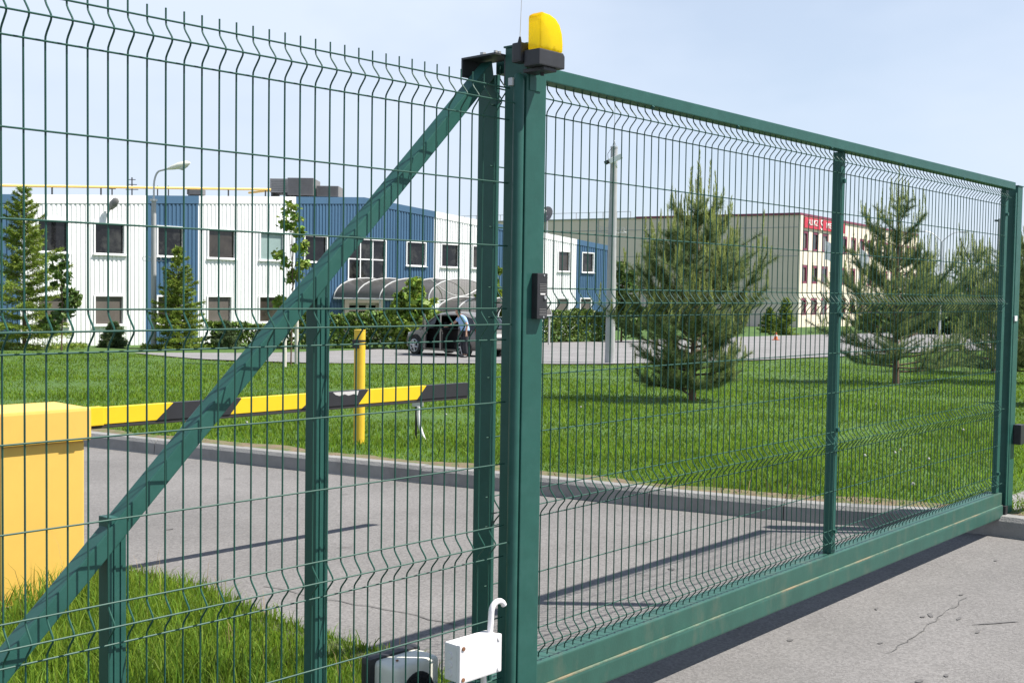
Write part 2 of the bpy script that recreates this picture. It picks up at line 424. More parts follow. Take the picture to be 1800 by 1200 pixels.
ring = [0.13, 0.5, 1, 2, 3.5, 5, 7, 10, 13, 17, 22, 28, 35, 43, 55, 70, 95, 130, 200, 350, 700, 1400]
vs, fs = [], []
for (x, y), a, r in zip(KL, KA, KR):
    for d in ring:
        px, py = C0.x + math.cos(a)*(r+d), C0.y + math.sin(a)*(r+d)
        s = ls_of(px, py)[1]
        vs.append((px, py, lawn_z(s) + (0.02*math.sin(px*0.9)*math.cos(py*0.7) if d > 0.6 else 0)))
nr = len(ring)
for i in range(len(KL)-1):
    for j in range(nr-1): fs.append((i*nr+j, i*nr+j+1, (i+1)*nr+j+1, (i+1)*nr+j))
mb = MB(); mb.add(vs, fs)
tag(mb.build('lawn', 'lawn', smooth=True), kind='structure')

mb = MB()
pts = [(x, y, 0.0) for x, y in KL] + [(60, -60, 0.0), (-60, -60, 0.0), (-60, 20, 0.0)]
mb.add(pts, [tuple(range(len(pts)))])
drive = mb.build('driveway', 'asphalt'); tag(drive, kind='structure')
# filled cracks in the asphalt
def strip(pts, w, z, name, m, parent):
    mb = MB(); vs = []; n = len(pts)
    for i, p in enumerate(pts):
        a = Vector(pts[max(i-1, 0)]); b = Vector(pts[min(i+1, n-1)]); d = (b-a).normalized(); nn = Vector((-d.y, d.x))
        ww = w*(0.6+0.8*random.random())
        vs += [(p[0]+nn.x*ww, p[1]+nn.y*ww, z), (p[0]-nn.x*ww, p[1]-nn.y*ww, z)]
    mb.add(vs, [(2*i, 2*i+1, 2*i+3, 2*i+2) for i in range(n-1)])
    return mb.build(name, m, parent)
def wob(a, b, n, amp):
    return [(a[0]+(b[0]-a[0])*i/n + random.uniform(-amp, amp), a[1]+(b[1]-a[1])*i/n + random.uniform(-amp, amp)) for i in range(n+1)]
strip(wob((2.5, 2.6), (2.75, 1.35), 14, 0.02), 0.004, 0.004, 'crack', 'seal', drive)
def gpt(px, py):
    d = _r*((px-900)/FPX) + _u*((600-py)/FPX) + _f; t = -CAM.z/d.z
    return CAM.x + d.x*t, CAM.y + d.y*t
strip(wob(gpt(1700, 1050), gpt(1560, 1150), 26, 0.012), 0.0022, 0.004, 'crack', 'seal', drive)
for (px, py, rx, ry, an) in [(1635, 1081, .05, .014, .5), (1622, 1084, .025, .012, 0), (1686, 1087, .035, .010, .2), (1755, 1095, .15, .009, -.55), (1390, 1125, .022, .014, .2), (1548, 1130, .02, .010, 0),
                             (1541, 1070, .03, .008, .3), (1663, 1187, .022, .010, .4), (1616, 1197, .03, .014, 0), (1750, 985, .03, .010, .2), (1690, 1045, .025, .010, 0), (1720, 1110, .04, .008, .1), (1180, 1000, .03, .02, 1.0), (560, 900, .04, .02, .5), (300, 930, .03, .015, .2)]:
    x, y = gpt(px, py)
    mb = MB(); k = 14
    mb.add([(x + math.cos(an)*rx*math.cos(g)*q - math.sin(an)*ry*math.sin(g)*q, y + math.sin(an)*rx*math.cos(g)*q + math.cos(an)*ry*math.sin(g)*q, 0.004)
            for g, q in [(2*math.pi*i/k, random.uniform(.7, 1.15)) for i in range(k)]], [tuple(range(k))])
    mb.build('oil_stain', 'stain', drive)

# grass verge round the barrier and under the fence
VP = [(2.10, -0.35), (2.15, 0.4), (2.2, 1.2), (2.17, 2.0), (2.2, 2.7), (2.16, 3.3), (2.0, 3.75), (1.5, 4.0), (0.6, 4.15), (-1, 4.2), (-3, 4.2), (-3, -0.5), (1.0, -0.5)]
VS = smooth_poly(VP + [VP[0]], 4)[:-1]
def in_verge(x, y):
    c = False; j = len(VS)-1
    for i in range(len(VS)):
        xi, yi = VS[i]; xj, yj = VS[j]
        if (yi > y) != (yj > y) and x < (xj-xi)*(y-yi)/(yj-yi)+xi: c = not c
        j = i
    return c
mb = MB(); n = len(VS); cx, cy = 0.6, 1.8
vs = [(x, y, 0.006) for x, y in VS] + [(cx+(x-cx)*.93, cy+(y-cy)*.93, 0.022) for x, y in VS] + [(cx, cy, 0.03)]
mb.add(vs, [(i, (i+1) % n, n+(i+1) % n, n+i) for i in range(n)] + [(n+i, n+(i+1) % n, 2*n) for i in range(n)])
tag(mb.build('verge', 'verge', smooth=True), kind='structure')

# car park behind the lawn
NE = [(-13, 40.0), (-9.6, 35.2), (-7.46, 33.9), (-4.86, 33.1), (-.34, 35), (1.73, 35.35), (4.59, 37.5), (10.98, 44.9), (13.4, 47.2), (26, 60), (70, 95), (150, 150)]
FE = [(-13, 40.3), (-10.5, 41.6), (-9.31, 42.3), (-6.69, 45.6), (-2.5, 52), (0.5, 57), (2.98, 60.9), (10, 70), (20.5, 83.8), (36, 103), (80, 150), (190, 240)]
mb = MB(); vs = []
for (a, b) in zip(smooth_poly(NE, 4), smooth_poly(FE, 4)):
    for k in range(7):
        l_, s_ = a[0]+(b[0]-a[0])*k/6, a[1]+(b[1]-a[1])*k/6
        vs.append(LS(l_, s_, lawn_z(s_)+0.045))
nn = len(vs)//7
mb.add(vs, [(i*7+j, i*7+j+1, (i+1)*7+j+1, (i+1)*7+j) for i in range(nn-1) for j in range(6)])
park = mb.build('car_park', 'road', smooth=True); tag(park, kind='structure')
for (l0, s0, l1, s1, w) in [(1.5, 47, 6.5, 49.5, .06), (9, 60, 20, 63, .07), (12, 66, 22, 69, .07), (14, 54, 22, 57, .06), (3, 40, 8, 42.3, .06)]:
    mb = MB(); vs = []
    for k in range(9):
        l_, s_ = l0+(l1-l0)*k/8, s0+(s1-s0)*k/8
        vs += [LS(l_, s_-w, lawn_z(s_-w)+0.055), LS(l_, s_+w, lawn_z(s_+w)+0.055)]
    mb.add(vs, [(2*i, 2*i+2, 2*i+3, 2*i+1) for i in range(8)])
    mb.build('parking_line', 'paint', park)

# kerb: a concrete bed with single stones
arc = [0.0]
for i in range(1, len(KL)): arc.append(arc[-1] + math.hypot(KL[i][0]-KL[i-1][0], KL[i][1]-KL[i-1][1]))
arc = np.array(arc); KX = np.array([p[0] for p in KL]); KY = np.array([p[1] for p in KL])
def kp(a): return Vector((np.interp(a, arc, KX), np.interp(a, arc, KY), 0))
a0 = arc[8*2]; a1 = arc[8*16]
mb = MB(); vs = []; N = 90
for i in range(N+1):
    a = a0 + (a1-a0)*i/N; p = kp(a); t = (kp(a+.05)-kp(a-.05)).normalized(); o = Vector((t.y, -t.x, 0))
    if o.dot(p-C0) < 0: o = -o
    vs += [p+o*0.02+Vector((0, 0, -.05)), p+o*0.02+Vector((0, 0, .10)), p+o*0.13+Vector((0, 0, .10)), p+o*0.13+Vector((0, 0, -.05))]
mb.add(vs, [(4*i+k, 4*i+(k+1) % 4, 4*i+4+(k+1) % 4, 4*i+4+k) for i in range(N) for k in range(4)])
kerb = mb.build('kerb', 'bed'); tag(kerb, kind='structure')
a = a0 + 0.35
while a < a1:
    ln = 1.0; b = a + ln - 0.009; mb = MB(); vs = []; K = 3
    dz, do = random.uniform(-.006, .006), random.uniform(-.006, .006)
    for i in range(K+1):
        q = a + (b-a)*i/K; p = kp(q); t = (kp(q+.05)-kp(q-.05)).normalized(); o = Vector((t.y, -t.x, 0))
        if o.dot(p-C0) < 0: o = -o
        h = 0.135+dz
        for (oo, zz) in [(0.0, -.02), (0.012, h-.03), (0.035, h), (0.15, h), (0.15, -.02)]: vs.append(p+o*(oo+do)+Vector((0, 0, zz)))
    fs = [(5*i+k, 5*i+(k+1) % 5, 5*i+5+(k+1) % 5, 5*i+5+k) for i in range(K) for k in range(5)] + [(4, 3, 2, 1, 0), tuple(5*K+k for k in range(5))]
    mb.add(vs, fs); mb.build('kerb_stone', 'kerb', kerb)
    a += ln

# bare soil strip where the lawn meets the kerb
mb = MB(); vs = []; N = 260
for i in range(N+1):
    a = a0 + (a1-a0)*i/N; p = kp(a); t = (kp(a+.05)-kp(a-.05)).normalized(); o = Vector((t.y, -t.x, 0))
    if o.dot(p-C0) < 0: o = -o
    wd = .17 + .07 + .07*math.sin(a*2.3) + .06*math.sin(a*5.9+1) + random.uniform(-.03, .03)
    vs += [p+o*.148+GZ*.128, p+o*(.148+wd*.6)+GZ*.142, p+o*(.148+wd)+GZ*.118]
mb.add(vs, [(3*i+k, 3*i+k+1, 3*i+4+k, 3*i+3+k) for i in range(N) for k in range(2)])
tag(mb.build('soil_strip', 'soil', smooth=True), kind='structure')

# ================================================================== WIRE MESH
R_W = 0.0024
def wire_profile(z0, vs_at, depth, zbot):
    pts = [(0.0, z0)]
    for (za, zb) in vs_at:
        zm = (za+zb)/2; h = (za-zb)/2
        for q, w in [(1.0, 0), (0.78, .05), (0.60, .25), (0.30, .70), (0.13, .94), (0.0, 1), (-0.13, .94), (-0.30, .70), (-0.60, .25), (-0.78, .05), (-1.0, 0)]:
            pts.append((-depth*w, zm + q*h))
    if zbot < pts[-1][1] - 0.004: pts.append((0.0, zbot))
    return pts
ROWS = [0.03, 0.08, 0.13, 0.33, 0.53, 0.73, 0.78, 0.83, 1.03, 1.23, 1.43, 1.48, 1.53, 1.73, 1.93, 1.98, 2.03]
TIPS = {0.08, 0.78, 1.48, 1.98}
def wire_mesh(name, top, up=0.0):
    mb = MB()
    pr = wire_profile(top, [(top-.03, top-.13), (top-.73, top-.83), (top-1.43, top-1.53), (top-1.93, top-2.03)], 0.030, top-2.035)
    mb.tube([(0, y, z) for y, z in pr], R_W, 6)
    o = mb.build(name, 'wire', smooth=True); me = o.data
    bpy.data.objects.remove(o); return me
def hwire_mesh(name, length):
    mb = MB(); mb.tube([(0, 0, 0), (length*.5, 0, 0), (length, 0, 0)], R_W, 6)
    o = mb.build(name, 'wire', smooth=True); me = o.data
    bpy.data.objects.remove(o); return me

# ================================================================== FENCE PANEL (left of the gate post)
TOP = 2.27
fx0, fx1 = -0.88, 1.612
fence = thing('mesh_fence_panel', (fx0, 0, 0), 'fixed green wire mesh panel with spiky top, left of the gate post', 'fence')
vme = wire_mesh('vertical_wire', TOP)
k = -17
while k <= 31:
    mesh_obj('vertical_wire', vme, fence, (k*0.05 - fx0, 0, 0)); k += 1
hme = hwire_mesh('horizontal_wire', fx1-fx0)
for r in ROWS:
    mesh_obj('horizontal_wire', hme, fence, (0, (-0.030 if r in TIPS else 0.0) - 0.0042, TOP-r))
MB().bb(-0.95, -0.89, -0.03, 0.03, 0, 2.35).build('post', 'green', fence, bevel=0.004)
for z in (0.6, 1.3, 2.0): MB().bb(-0.893, -0.86, -0.02, 0.012, z, z+.04).build('clip', 'black', fence)

# ================================================================== SLIDING GATE
GSL = 0.0429
GA = math.atan(GSL); GU = Vector((math.cos(GA), math.sin(GA), 0)); GV = Vector((-math.sin(GA), math.cos(GA), 0)); GZ = Vector((0, 0, 1))
GO = Vector((2.0, 0.136, 0))
def G(u, v, z): return GO + GU*(u-2.0)*1.0 + GV*v + GZ*z
GAX = (GU, GV, GZ)
def gbox(mb, u0, u1, v0, v1, z0, z1): return mb.box(G((u0+u1)/2, (v0+v1)/2, (z0+z1)/2), (u1-u0, v1-v0, z1-z0), GAX)
gate = thing('sliding_gate', G(1.7, 0.03, 0.115), 'long green sliding gate of wire mesh with diagonal brace at its tail', 'gate')
GTOP = TOP + 0.067
GEND = 6.86
gme = wire_mesh('gate_vertical_wire', GTOP)
for k in range(-6, 97):
    u = 1.998 + k*0.05
    if u > GEND-0.10: break
    mesh_obj('vertical_wire', gme, gate, tuple(G(u, 0, 0)-ORG[gate]), GA)
ghm = hwire_mesh('gate_horizontal_wire', GEND-0.06-1.66)
for r in ROWS:
    if r == 0.03 or r == 2.03: continue
    mesh_obj('horizontal_wire', ghm, gate, tuple(G(1.66, (-0.030 if r in TIPS else 0.0)+0.0042, GTOP-r)-ORG[gate]), GA)
# frame
gbox(MB(), 1.712, GEND, -0.034, 0.03, GTOP-0.022, GTOP+0.026).build('top_rail', 'green', gate, bevel=0.004)
# bottom beam: upper tube, rolled ledge and lower C-track
gbox(MB(), -1.6, GEND, -0.012, 0.085, 0.203, 0.285).build('bottom_beam', 'green_dirty', gate, bevel=0.005)
gbox(MB(), -1.6, GEND, -0.022, 0.09, 0.118, 0.199).build('lower_track', 'green_dirty', gate, bevel=0.009)
gbox(MB(), -1.6, GEND-.01, -0.0205, 0.02, 0.1985, 0.2035).build('ledge', 'green_worn', gate)
for u in (4.24,):
    gbox(MB(), u+.058, u+.104, 0.005, 0.052, 0.287, GTOP-.022).build('upright', 'green', gate, bevel=0.004)
gbox(MB(), GEND-.07, GEND-.015, 0.005, 0.037, 0.287, GTOP-.022).build('upright', 'green', gate, bevel=0.004)
gbox(MB(), 1.678, 1.692, -0.008, 0.076, 0.287, GTOP-.03).build('upright', 'green', gate, bevel=0.004)
for (u0, zt) in ((0.285, 1.03), (0.932, 1.62)):
    gbox(MB(), u0, u0+.046, 0.002, 0.052, 0.287, zt).build('upright', 'green', gate, bevel=0.003)
    for q in (0.012, 0.030):
        gbox(MB(), u0+q, u0+q+.004, -0.001, 0.0025, 0.289, zt-.05).build('seam', 'green', gate)
# the brace: a square tube on the slant
pB, pT = G(-0.62, -0.004, 0.120), G(1.655, -0.004, 2.348)
d = (pT-pB).normalized(); nrm = GV.cross(d).normalized()
if nrm.z > 0: nrm = -nrm
mb = MB()
w, dp = 0.046, 0.050
sec = [Vector((0, 0, 0)), nrm*w, nrm*w+GV*dp, GV*dp]
lo = [pB+q for q in sec]
# top end cut level, rounded to the front corner
up = [pT+sec[0], pT+sec[1]-d*0.030, pT+sec[2]-d*0.030, pT+sec[3]]
mb.add(lo+up, [(0, 1, 2, 3), (4, 7, 6, 5), (0, 4, 5, 1), (1, 5, 6, 2), (2, 6, 7, 3), (3, 7, 4, 0)])
mb.build('brace', 'green', gate, bevel=0.0035)
for u in (2.55, 3.2, 4.1, 5.0, 5.9):
    MB().tube([G(u, -0.038, GTOP-.024), G(u, -0.030, GTOP-.034)], .007, 6).build('bolt', 'green', gate)
for (u, z) in ((4.315, 2.17), (4.315, 1.5), (4.315, .92), (4.315, .40), (GEND-.06, 2.15), (GEND-.06, .42)):
    MB().tube([G(u, -0.012, z), G(u, 0.008, z)], .011, 8).build('clamp', 'green', gate)

# ================================================================== GATE POST and what hangs on it
PX0, PX1, PY0, PY1 = 1.640, 1.735, -0.052, 0.044
post = thing('gate_post', (1.69, 0, 0), 'tall square green gate post carrying the yellow warning lamp', 'post')
MB().bb(PX0, PX1, PY0, PY1, 0.0, 2.377).build('shaft', 'green', post, bevel=0.005)
MB().bb(PX0-.004, PX1+.004, PY0-.004, PY1+.004, 2.3772, 2.3825).build('cap', 'green', post)
MB().tube([(1.6215, -0.036, 0.0), (1.6215, -0.036, 1.2), (1.6215, -0.036, 2.262), (1.623, -0.034, 2.275), (1.631, -0.03, 2.280)], [.0180, .0180, .0180, .0165, .010], 18).build('conduit_pipe', 'green', post, smooth=True)
MB().bb(1.596, 1.640, -0.03, -0.012, 2.245, 2.270).build('pipe_clip', 'steel', post, bevel=0.002)
# guide bracket with rollers behind the post
MB().bb(1.595, 1.700, 0.046, 0.200, 2.352, 2.358).build('guide_plate', 'darkmetal', post)
MB().bb(1.595, 1.700, 0.194, 0.200, 2.296, 2.3515).build('guide_flange', 'darkmetal', post)
MB().bb(1.642, 1.70, 0.0445, 0.050, 2.26, 2.3515).build('bracket_web', 'darkmetal', post)
MB().tube([(1.62, 0.125, 2.3582), (1.62, 0.125, 2.370)], .011, 6).build('bolt', 'steel', post)
for xx in (1.608, 1.625): MB().tube([(xx, .056, 2.3582), (xx, .056, 2.366)], .007, 6).build('bolt', 'steel', post)
MB().bb(PX0+.012, PX1-.03, -0.0555, PY0-.0005, 2.235, 2.29).build('lamp_bracket', 'green', post, bevel=0.001)
MB().bb(1.7352, 1.741, -.04, -.0, 0.55, 0.68).build('stop_plate', 'green', post, bevel=0.001)

# warning beacon: dark base, amber lens, receiver box with whip aerial
bx, by = 1.590, -0.150
beacon = thing('warning_beacon', (1.68, -0.10, 2.30), 'amber flashing warning lamp with dark base on top of gate post', 'beacon')
mb = MB()
mb.prism([(bx, by, 2.296), (bx+.120, by, 2.296), (bx+.120, by, 2.336), (bx+.112, by, 2.346), (bx, by, 2.346)], (0, 0.066, 0))
mb.build('base', 'black', beacon, bevel=0.004)
mb = MB(); mb.bb(bx+.03, bx+.09, by+.008, by+.096, 2.284, 2.2955); mb.build('mounting_plate', 'black', beacon, bevel=0.002)
# lens: upright back, rounded top falling to the right
prof = [(0.010, 2.3465), (0.116, 2.3465), (0.116, 2.375), (0.112, 2.405), (0.100, 2.432), (0.080, 2.449), (0.050, 2.458), (0.020, 2.459), (0.014, 2.455), (0.010, 2.447)]
mb = MB(); mb.prism([(bx+x, by+.004, z) for x, z in prof], (0, 0.056, 0)); mb.build('lens', 'lens', beacon, smooth=True, bevel=0.011, seg=4)
mb = MB()
teeth = [(0.012, 2.3467), (0.108, 2.3467), (0.108, 2.356), (0.094, 2.352), (0.088, 2.366), (0.080, 2.352), (0.064, 2.352), (0.056, 2.368), (0.046, 2.352), (0.026, 2.352), (0.020, 2.361)]
mb.prism([(bx+x, by+.016, z) for x, z in teeth], (0, 0.004, 0)); mb.build('lamp_holder', 'black', beacon)
MB().tube([(bx+.06, by+.036, 2.347), (bx+.06, by+.036, 2.41)], [.016, .012], 12).build('bulb', 'headlamp', beacon, smooth=True)
mb = MB(); mb.bb(bx-.012, bx+.030, by+.068, by+.108, 2.310, 2.372); mb.build('receiver_box', 'black', beacon, bevel=0.008)
MB().tube([(bx+.006, by+.09, 2.372), (bx+.007, by+.09, 2.392)], [.007, .003], 8).build('aerial_foot', 'black', beacon, smooth=True)
MB().tube([(bx+.007, by+.09, 2.390), (bx+.016, by+.09, 2.60)], .0012, 6).build('aerial', 'steel', beacon)
MB().tube([(bx+.07, by+.05, 2.276), (bx+.07, by+.05, 2.2838)], .006, 8).build('screw', 'black', beacon)

# intercom on the front of the post
ic = thing('intercom', (1.71, PY0-.012, 1.52), 'slim black intercom call panel on the front of the gate post', 'intercom')
ix0, ix1 = 1.678, 1.727; iy = PY0-0.0255
MB().bb(ix0, ix1, iy, PY0-.0004, 1.508, 1.655).build('housing', 'black', ic, bevel=0.003)
for i in range(6): MB().bb(ix0+.010, ix1-.006, iy-.0012, iy-.0002, 1.622-.0055*i-.0035, 1.622-.0055*i-.0015).build('speaker_slot', 'hvac', ic)
for i in range(5): MB().bb(ix0+.010, ix1-.006, iy-.0012, iy-.0002, 1.542-.005*i-.003, 1.542-.005*i-.0012).build('speaker_slot', 'hvac', ic)
MB().bb(ix0+.014, ix1-.012, iy-.0012, iy-.0002, 1.586, 1.590).build('name_plate', 'letter', ic)
MB().tube([(ix1-.013, iy-.0002, 1.577), (ix1-.013, iy-.004, 1.577)], .0058, 14).build('call_button', 'steel', ic, smooth=True)
for zz in (1.648, 1.514): MB().tube([(ix1-.018, iy-.0002, zz), (ix1-.018, iy-.0018, zz)], .003, 8).build('screw', 'steel', ic)

# junction box tied to the fence
jb = thing('junction_box', (1.5, -0.05, 0.36), 'white plastic junction box with bent white conduit beside the gate post', 'box')
jx0, jx1, jy0, jy1, jz0, jz1 = 1.326, 1.505, -0.105, -0.035, 0.412, 0.527
MB().bb(jx0, jx1, jy0+.018, jy1, jz0, jz1).build('body', 'whitepl', jb, bevel=0.006)
MB().bb(jx0-.002, jx1+.002, jy0, jy0+.0172, jz0-.002, jz1+.002).build('lid', 'whitepl', jb, bevel=0.005)
for (x, z) in ((jx0+.012, jz1-.010), (jx0+.012, jz0+.010), (jx1-.012, jz0+.010), (jx1-.012, jz1-.010)):
    MB().tube([(x, jy0-.0002, z), (x, jy0-.003, z)], .0065, 10).build('corner_screw', 'rust' if x < 1.4 else 'whitepl', jb)
for z in (0.435, 0.462, 0.490):
    MB().tube([(jx0-.0005, -0.058, z), (jx0-.003, -0.058, z)], .011, 14).build('knockout', 'whitepl', jb)
cp = []
for i in range(9):
    g = math.pi*i/8*0.86
    cp.append((1.502+0.030-0.030*math.cos(g), -0.062, 0.588+0.030*math.sin(g)))
MB().tube([(1.497, -0.062, 0.525), (1.500, -0.062, 0.555)] + cp, .0095, 12).build('conduit', 'whitepl', jb, smooth=True)
MB().tube([(1.47, -0.062, 0.405), (1.475, -0.062, 0.30), (1.50, -0.05, 0.15), (1.52, -0.03, 0.0)], .010, 10).build('conduit', 'whitepl', jb, smooth=True)
MB().bb(1.40, 1.56, -0.034, -0.006, 0.43, 0.46).build('strap', 'black', jb)

# gate motor
gm = thing('gate_motor', (1.48, 0.33, 0), 'cream gate motor housing with round black grille in the grass', 'motor')
mx0, mx1, my0, my1 = 1.385, 1.585, 0.255, 0.41
MB().bb(mx0, mx1, my0, my0+.13, 0.06, 0.362).build('cover', 'cream', gm, smooth=True, bevel=0.030, seg=5)
MB().bb(mx0-.022, mx1+.010, my0+.105, my1, 0.0, 0.372).build('rear_housing', 'black', gm, bevel=0.02)
MB().bb(mx0+.015, mx1-.01, my0+.02, my0+.09, 0.0, 0.0595).build('foot', 'black', gm)
gcx, gcz = 1.482, 0.262
MB().tube([(gcx, my0-.001, gcz), (gcx, my0-.006, gcz)], .068, 28).build('grille_disc', 'grille', gm)
for i in range(-3, 4):
    zz = gcz+i*0.0165; hw = math.sqrt(max(.064**2-(i*0.0165)**2, 0))
    MB().bb(gcx-hw, gcx+hw, my0-.012, my0-.0065, zz-.004, zz+.003).build('grille_slat', 'grille', gm)
MB().tube([(mx0+.05, my0+.05, 0.364), (mx0+.05, my0+.05, 0.3675)], .005, 8).build('screw', 'rust', gm)

# receiving post at the far end of the gate
rp = thing('receiver_post', (7.0, 0.34, 0.12), 'green receiving post at the far end of the gate on concrete', 'post')
gbox(MB(), 6.95, 7.05, -0.022, 0.06, 0.09, 2.345).build('shaft', 'green', rp, bevel=0.005)
gbox(MB(), 6.945, 7.055, -0.026, 0.064, 2.3454, 2.352).build('cap', 'green', rp)
gbox(MB(), 6.92, 6.948, -0.018, -0.010, 0.09, 2.30).build('side_flange', 'green', rp)
gbox(MB(), 7.01, 7.10, -0.075, -0.0225, 0.60, 0.735).build('latch_box', 'black', rp, bevel=0.006)
gbox(MB(), 6.95, 7.00, -0.03, -0.0225, 1.44, 1.475).build('reflector', 'whitepl', rp, bevel=0.002)
gbox(MB(), 6.885, 6.929, -0.03, 0.07, 0.10, 0.19).build('end_stop', 'black', rp)
mb = MB(); mb.bb(6.86, 8.2, -0.5, 0.62, -0.03, 0.118); tag(mb.build('concrete_footing', 'kerb', bevel=0.012), kind='structure')
# ================================================================== BARRIER
bar = thing('barrier_gate', (1.47, 3.1, 0.03), 'orange yellow barrier cabinet with striped yellow and black boom', 'barrier')
MB().bb(1.262, 1.680, 2.965, 3.30, 0.03, 0.815).build('cabinet', 'cab', bar, bevel=0.010)
MB().bb(1.245, 1.705, 2.935, 3.33, 0.818, 0.982).build('cap', 'cab', bar, bevel=0.016)
MB().bb(1.575, 1.655, 2.9335, 2.9365, 0.8195, 0.8275).build('lock_slot', 'postyellow', bar)
MB().bb(1.240, 1.700, 2.950, 3.315, 0.0, 0.045).build('plinth', 'kerb', bar)
B0, B1, BY, BZ0, BZ1 = 1.700, 4.40, 3.0, 0.886, 0.972
arm = MB().bb(B0, B1, BY-.02, BY+.02, BZ0, BZ1).build('boom', 'yellow', bar, bevel=0.003)
MB().bb(B0-.02, B1+.002, BY-.017, BY+.017, BZ0-.021, BZ0-.0005).build('rubber_edge', 'rubber', arm, bevel=0.006)
def stripe(x0, x1, x2, x3):   # top edge x0..x1, bottom edge x2..x3
    mb = MB(); mb.prism([(x2, BY-.0222, BZ0), (x3, BY-.0222, BZ0), (x1, BY-.0222, BZ1+.0007), (x0, BY-.0222, BZ1+.0007)], (0, 0.002, 0))
    mb.add([(x0, BY-.021, BZ1+.0008), (x1, BY-.021, BZ1+.0008), (x1, BY+.0205, BZ1+.0008), (x0, BY+.0205, BZ1+.0008)], [(0, 1, 2, 3)])
    return mb.build('stripe', 'stripe', arm)
def bxp(px, py):   # where along the boom a spot of the photo lies (front face)
    a = (px-900)/FPX; b = (600-py)/FPX
    d = _r*a + _u*b + _f; t = (BY-.021-CAM.y)/d.y
    return CAM.x + d.x*t
for (a, b, c, e) in ((305, 425, 275, 405), (560, 648, 530, 630)):
    stripe(bxp(a, 697), bxp(b, 690), bxp(c, 735), bxp(e, 725))
stripe(bxp(750, 676), B1+.001, bxp(733, 703), B1+.001)
MB().add([(bxp(585, 688)+q, BY-.0226, z) for q, z in [(0, BZ1-.002), (.02, BZ1-.018), (.05, BZ1-.026), (.09, BZ1-.018), (.12, BZ1-.028), (.16, BZ1-.02), (.19, BZ1-.03), (.20, BZ1-.002)]], [tuple(range(8))]).build('torn_film', 'torn', arm)
MB().bb(1.69, 1.79, BY-.027, BY+.027, BZ0-.004, BZ1+.004).build('boom_bracket', 'yellow', bar, bevel=0.004)

# yellow steel post across the drive
P = LS(-1.54, 11.76)
yp = thing('barrier_post', (P.x, P.y, 0.0), 'round yellow steel post on the lawn edge behind the boom', 'post')
MB().tube([(P.x, P.y, 0.0), (P.x, P.y, 0.6), (P.x, P.y, 1.168)], .057, 24).build('shaft', 'postyellow', yp, smooth=True)
MB().tube([(P.x, P.y, 1.168), (P.x, P.y, 1.176)], .059, 24).build('cap', 'postyellow', yp)
q = P - FH*0.060 - RH*0.03
MB().box((q.x, q.y, 1.035), (.07, .05, .085), (RH, FH, GZ)).build('photocell', 'black', yp, bevel=0.006)
MB().tube([(P.x, P.y, 1.055), (P.x, P.y, 1.075)], .0595, 24).build('clamp_band', 'black', yp)

# small stand with conduit in the lawn
P = LS(-0.985, 12.24)
st = thing('conduit_stand', (P.x, P.y, 0.0), 'short grey stand with bent conduit in the lawn under the boom tip', 'stand')
MB().box((P.x, P.y, 0.385), (.115, .07, .055), (RH, FH, GZ)).build('head', 'steel', st, bevel=0.005)
MB().box((P.x-.02, P.y, 0.19), (.022, .04, .34), (RH, FH, GZ)).build('stem', 'black', st)
q = lambda l, z: P + RH*l - FH*.03 + GZ*z
MB().tube([q(.012, .36), q(.008, .28), q(.018, .18), q(.05, .08), q(.09, -.02)], .018, 10).build('conduit', 'whitepl', st, smooth=True)

# ================================================================== MAIN BUILDING
FD = (RH*0.602 + FH*0.798).normalized(); FN = (RH*0.798 - FH*0.602).normalized()
def FP(t, out, z):
    p = LS(-16.8, 48.3) + FD*t + FN*out
    return Vector((p.x, p.y, z))
def t_of(px): a = (px-900)/FPX; return (48.3*a+16.8)/(0.602-0.798*a)
def roof_z(t): return 6.26 - 0.066*abs(t-15)
T0, T1 = -8.5, 38.6
FAX = (FD, FN, GZ)
b1 = thing('office_building', FP(15, -8, -1.2), 'two storey office building clad in blue and white ribbed metal', 'building')
GROUND1 = -1.75
WUP, WLO = (2.86, 4.11), (-0.07, 1.11)
ups = [(65, 118), (165, 217), (275, 320), (364, 411), (455, 496), (533, 572), (712, 745), (773, 803), (828, 856), (918, 940), (978, 998), (1020, 1040)]
los = [(65, 117), (165, 215), (275, 318), (363, 405), (454, 496), (533, 570), (712, 745), (773, 803), (918, 940), (976, 997), (1018, 1037)]
WIN = [(t_of(a), t_of(b), *WUP) for a, b in ups] + [(t_of(a), t_of(b), *WLO) for a, b in los] + [(-6.6, -5.25, *WUP), (-6.6, -5.25, *WLO)]
BIG = (t_of(610), t_of(675), 2.05, 4.10)
DOOR = (t_of(601), t_of(668), GROUND1, 0.98)
OPEN = WIN + [BIG, DOOR]
bands = [(T0, t_of(35), 'clad_blue'), (t_of(35), t_of(255), 'clad_white'), (t_of(255), t_of(347), 'clad_blue'), (t_of(347), t_of(517), 'clad_white'),
         (t_of(517), t_of(760), 'clad_blue'), (t_of(760), t_of(866), 'clad_white'), (t_of(866), t_of(906), 'clad_blue'), (t_of(906), t_of(1010), 'clad_white'), (t_of(1010), T1, 'clad_blue')]
PIT = 0.215
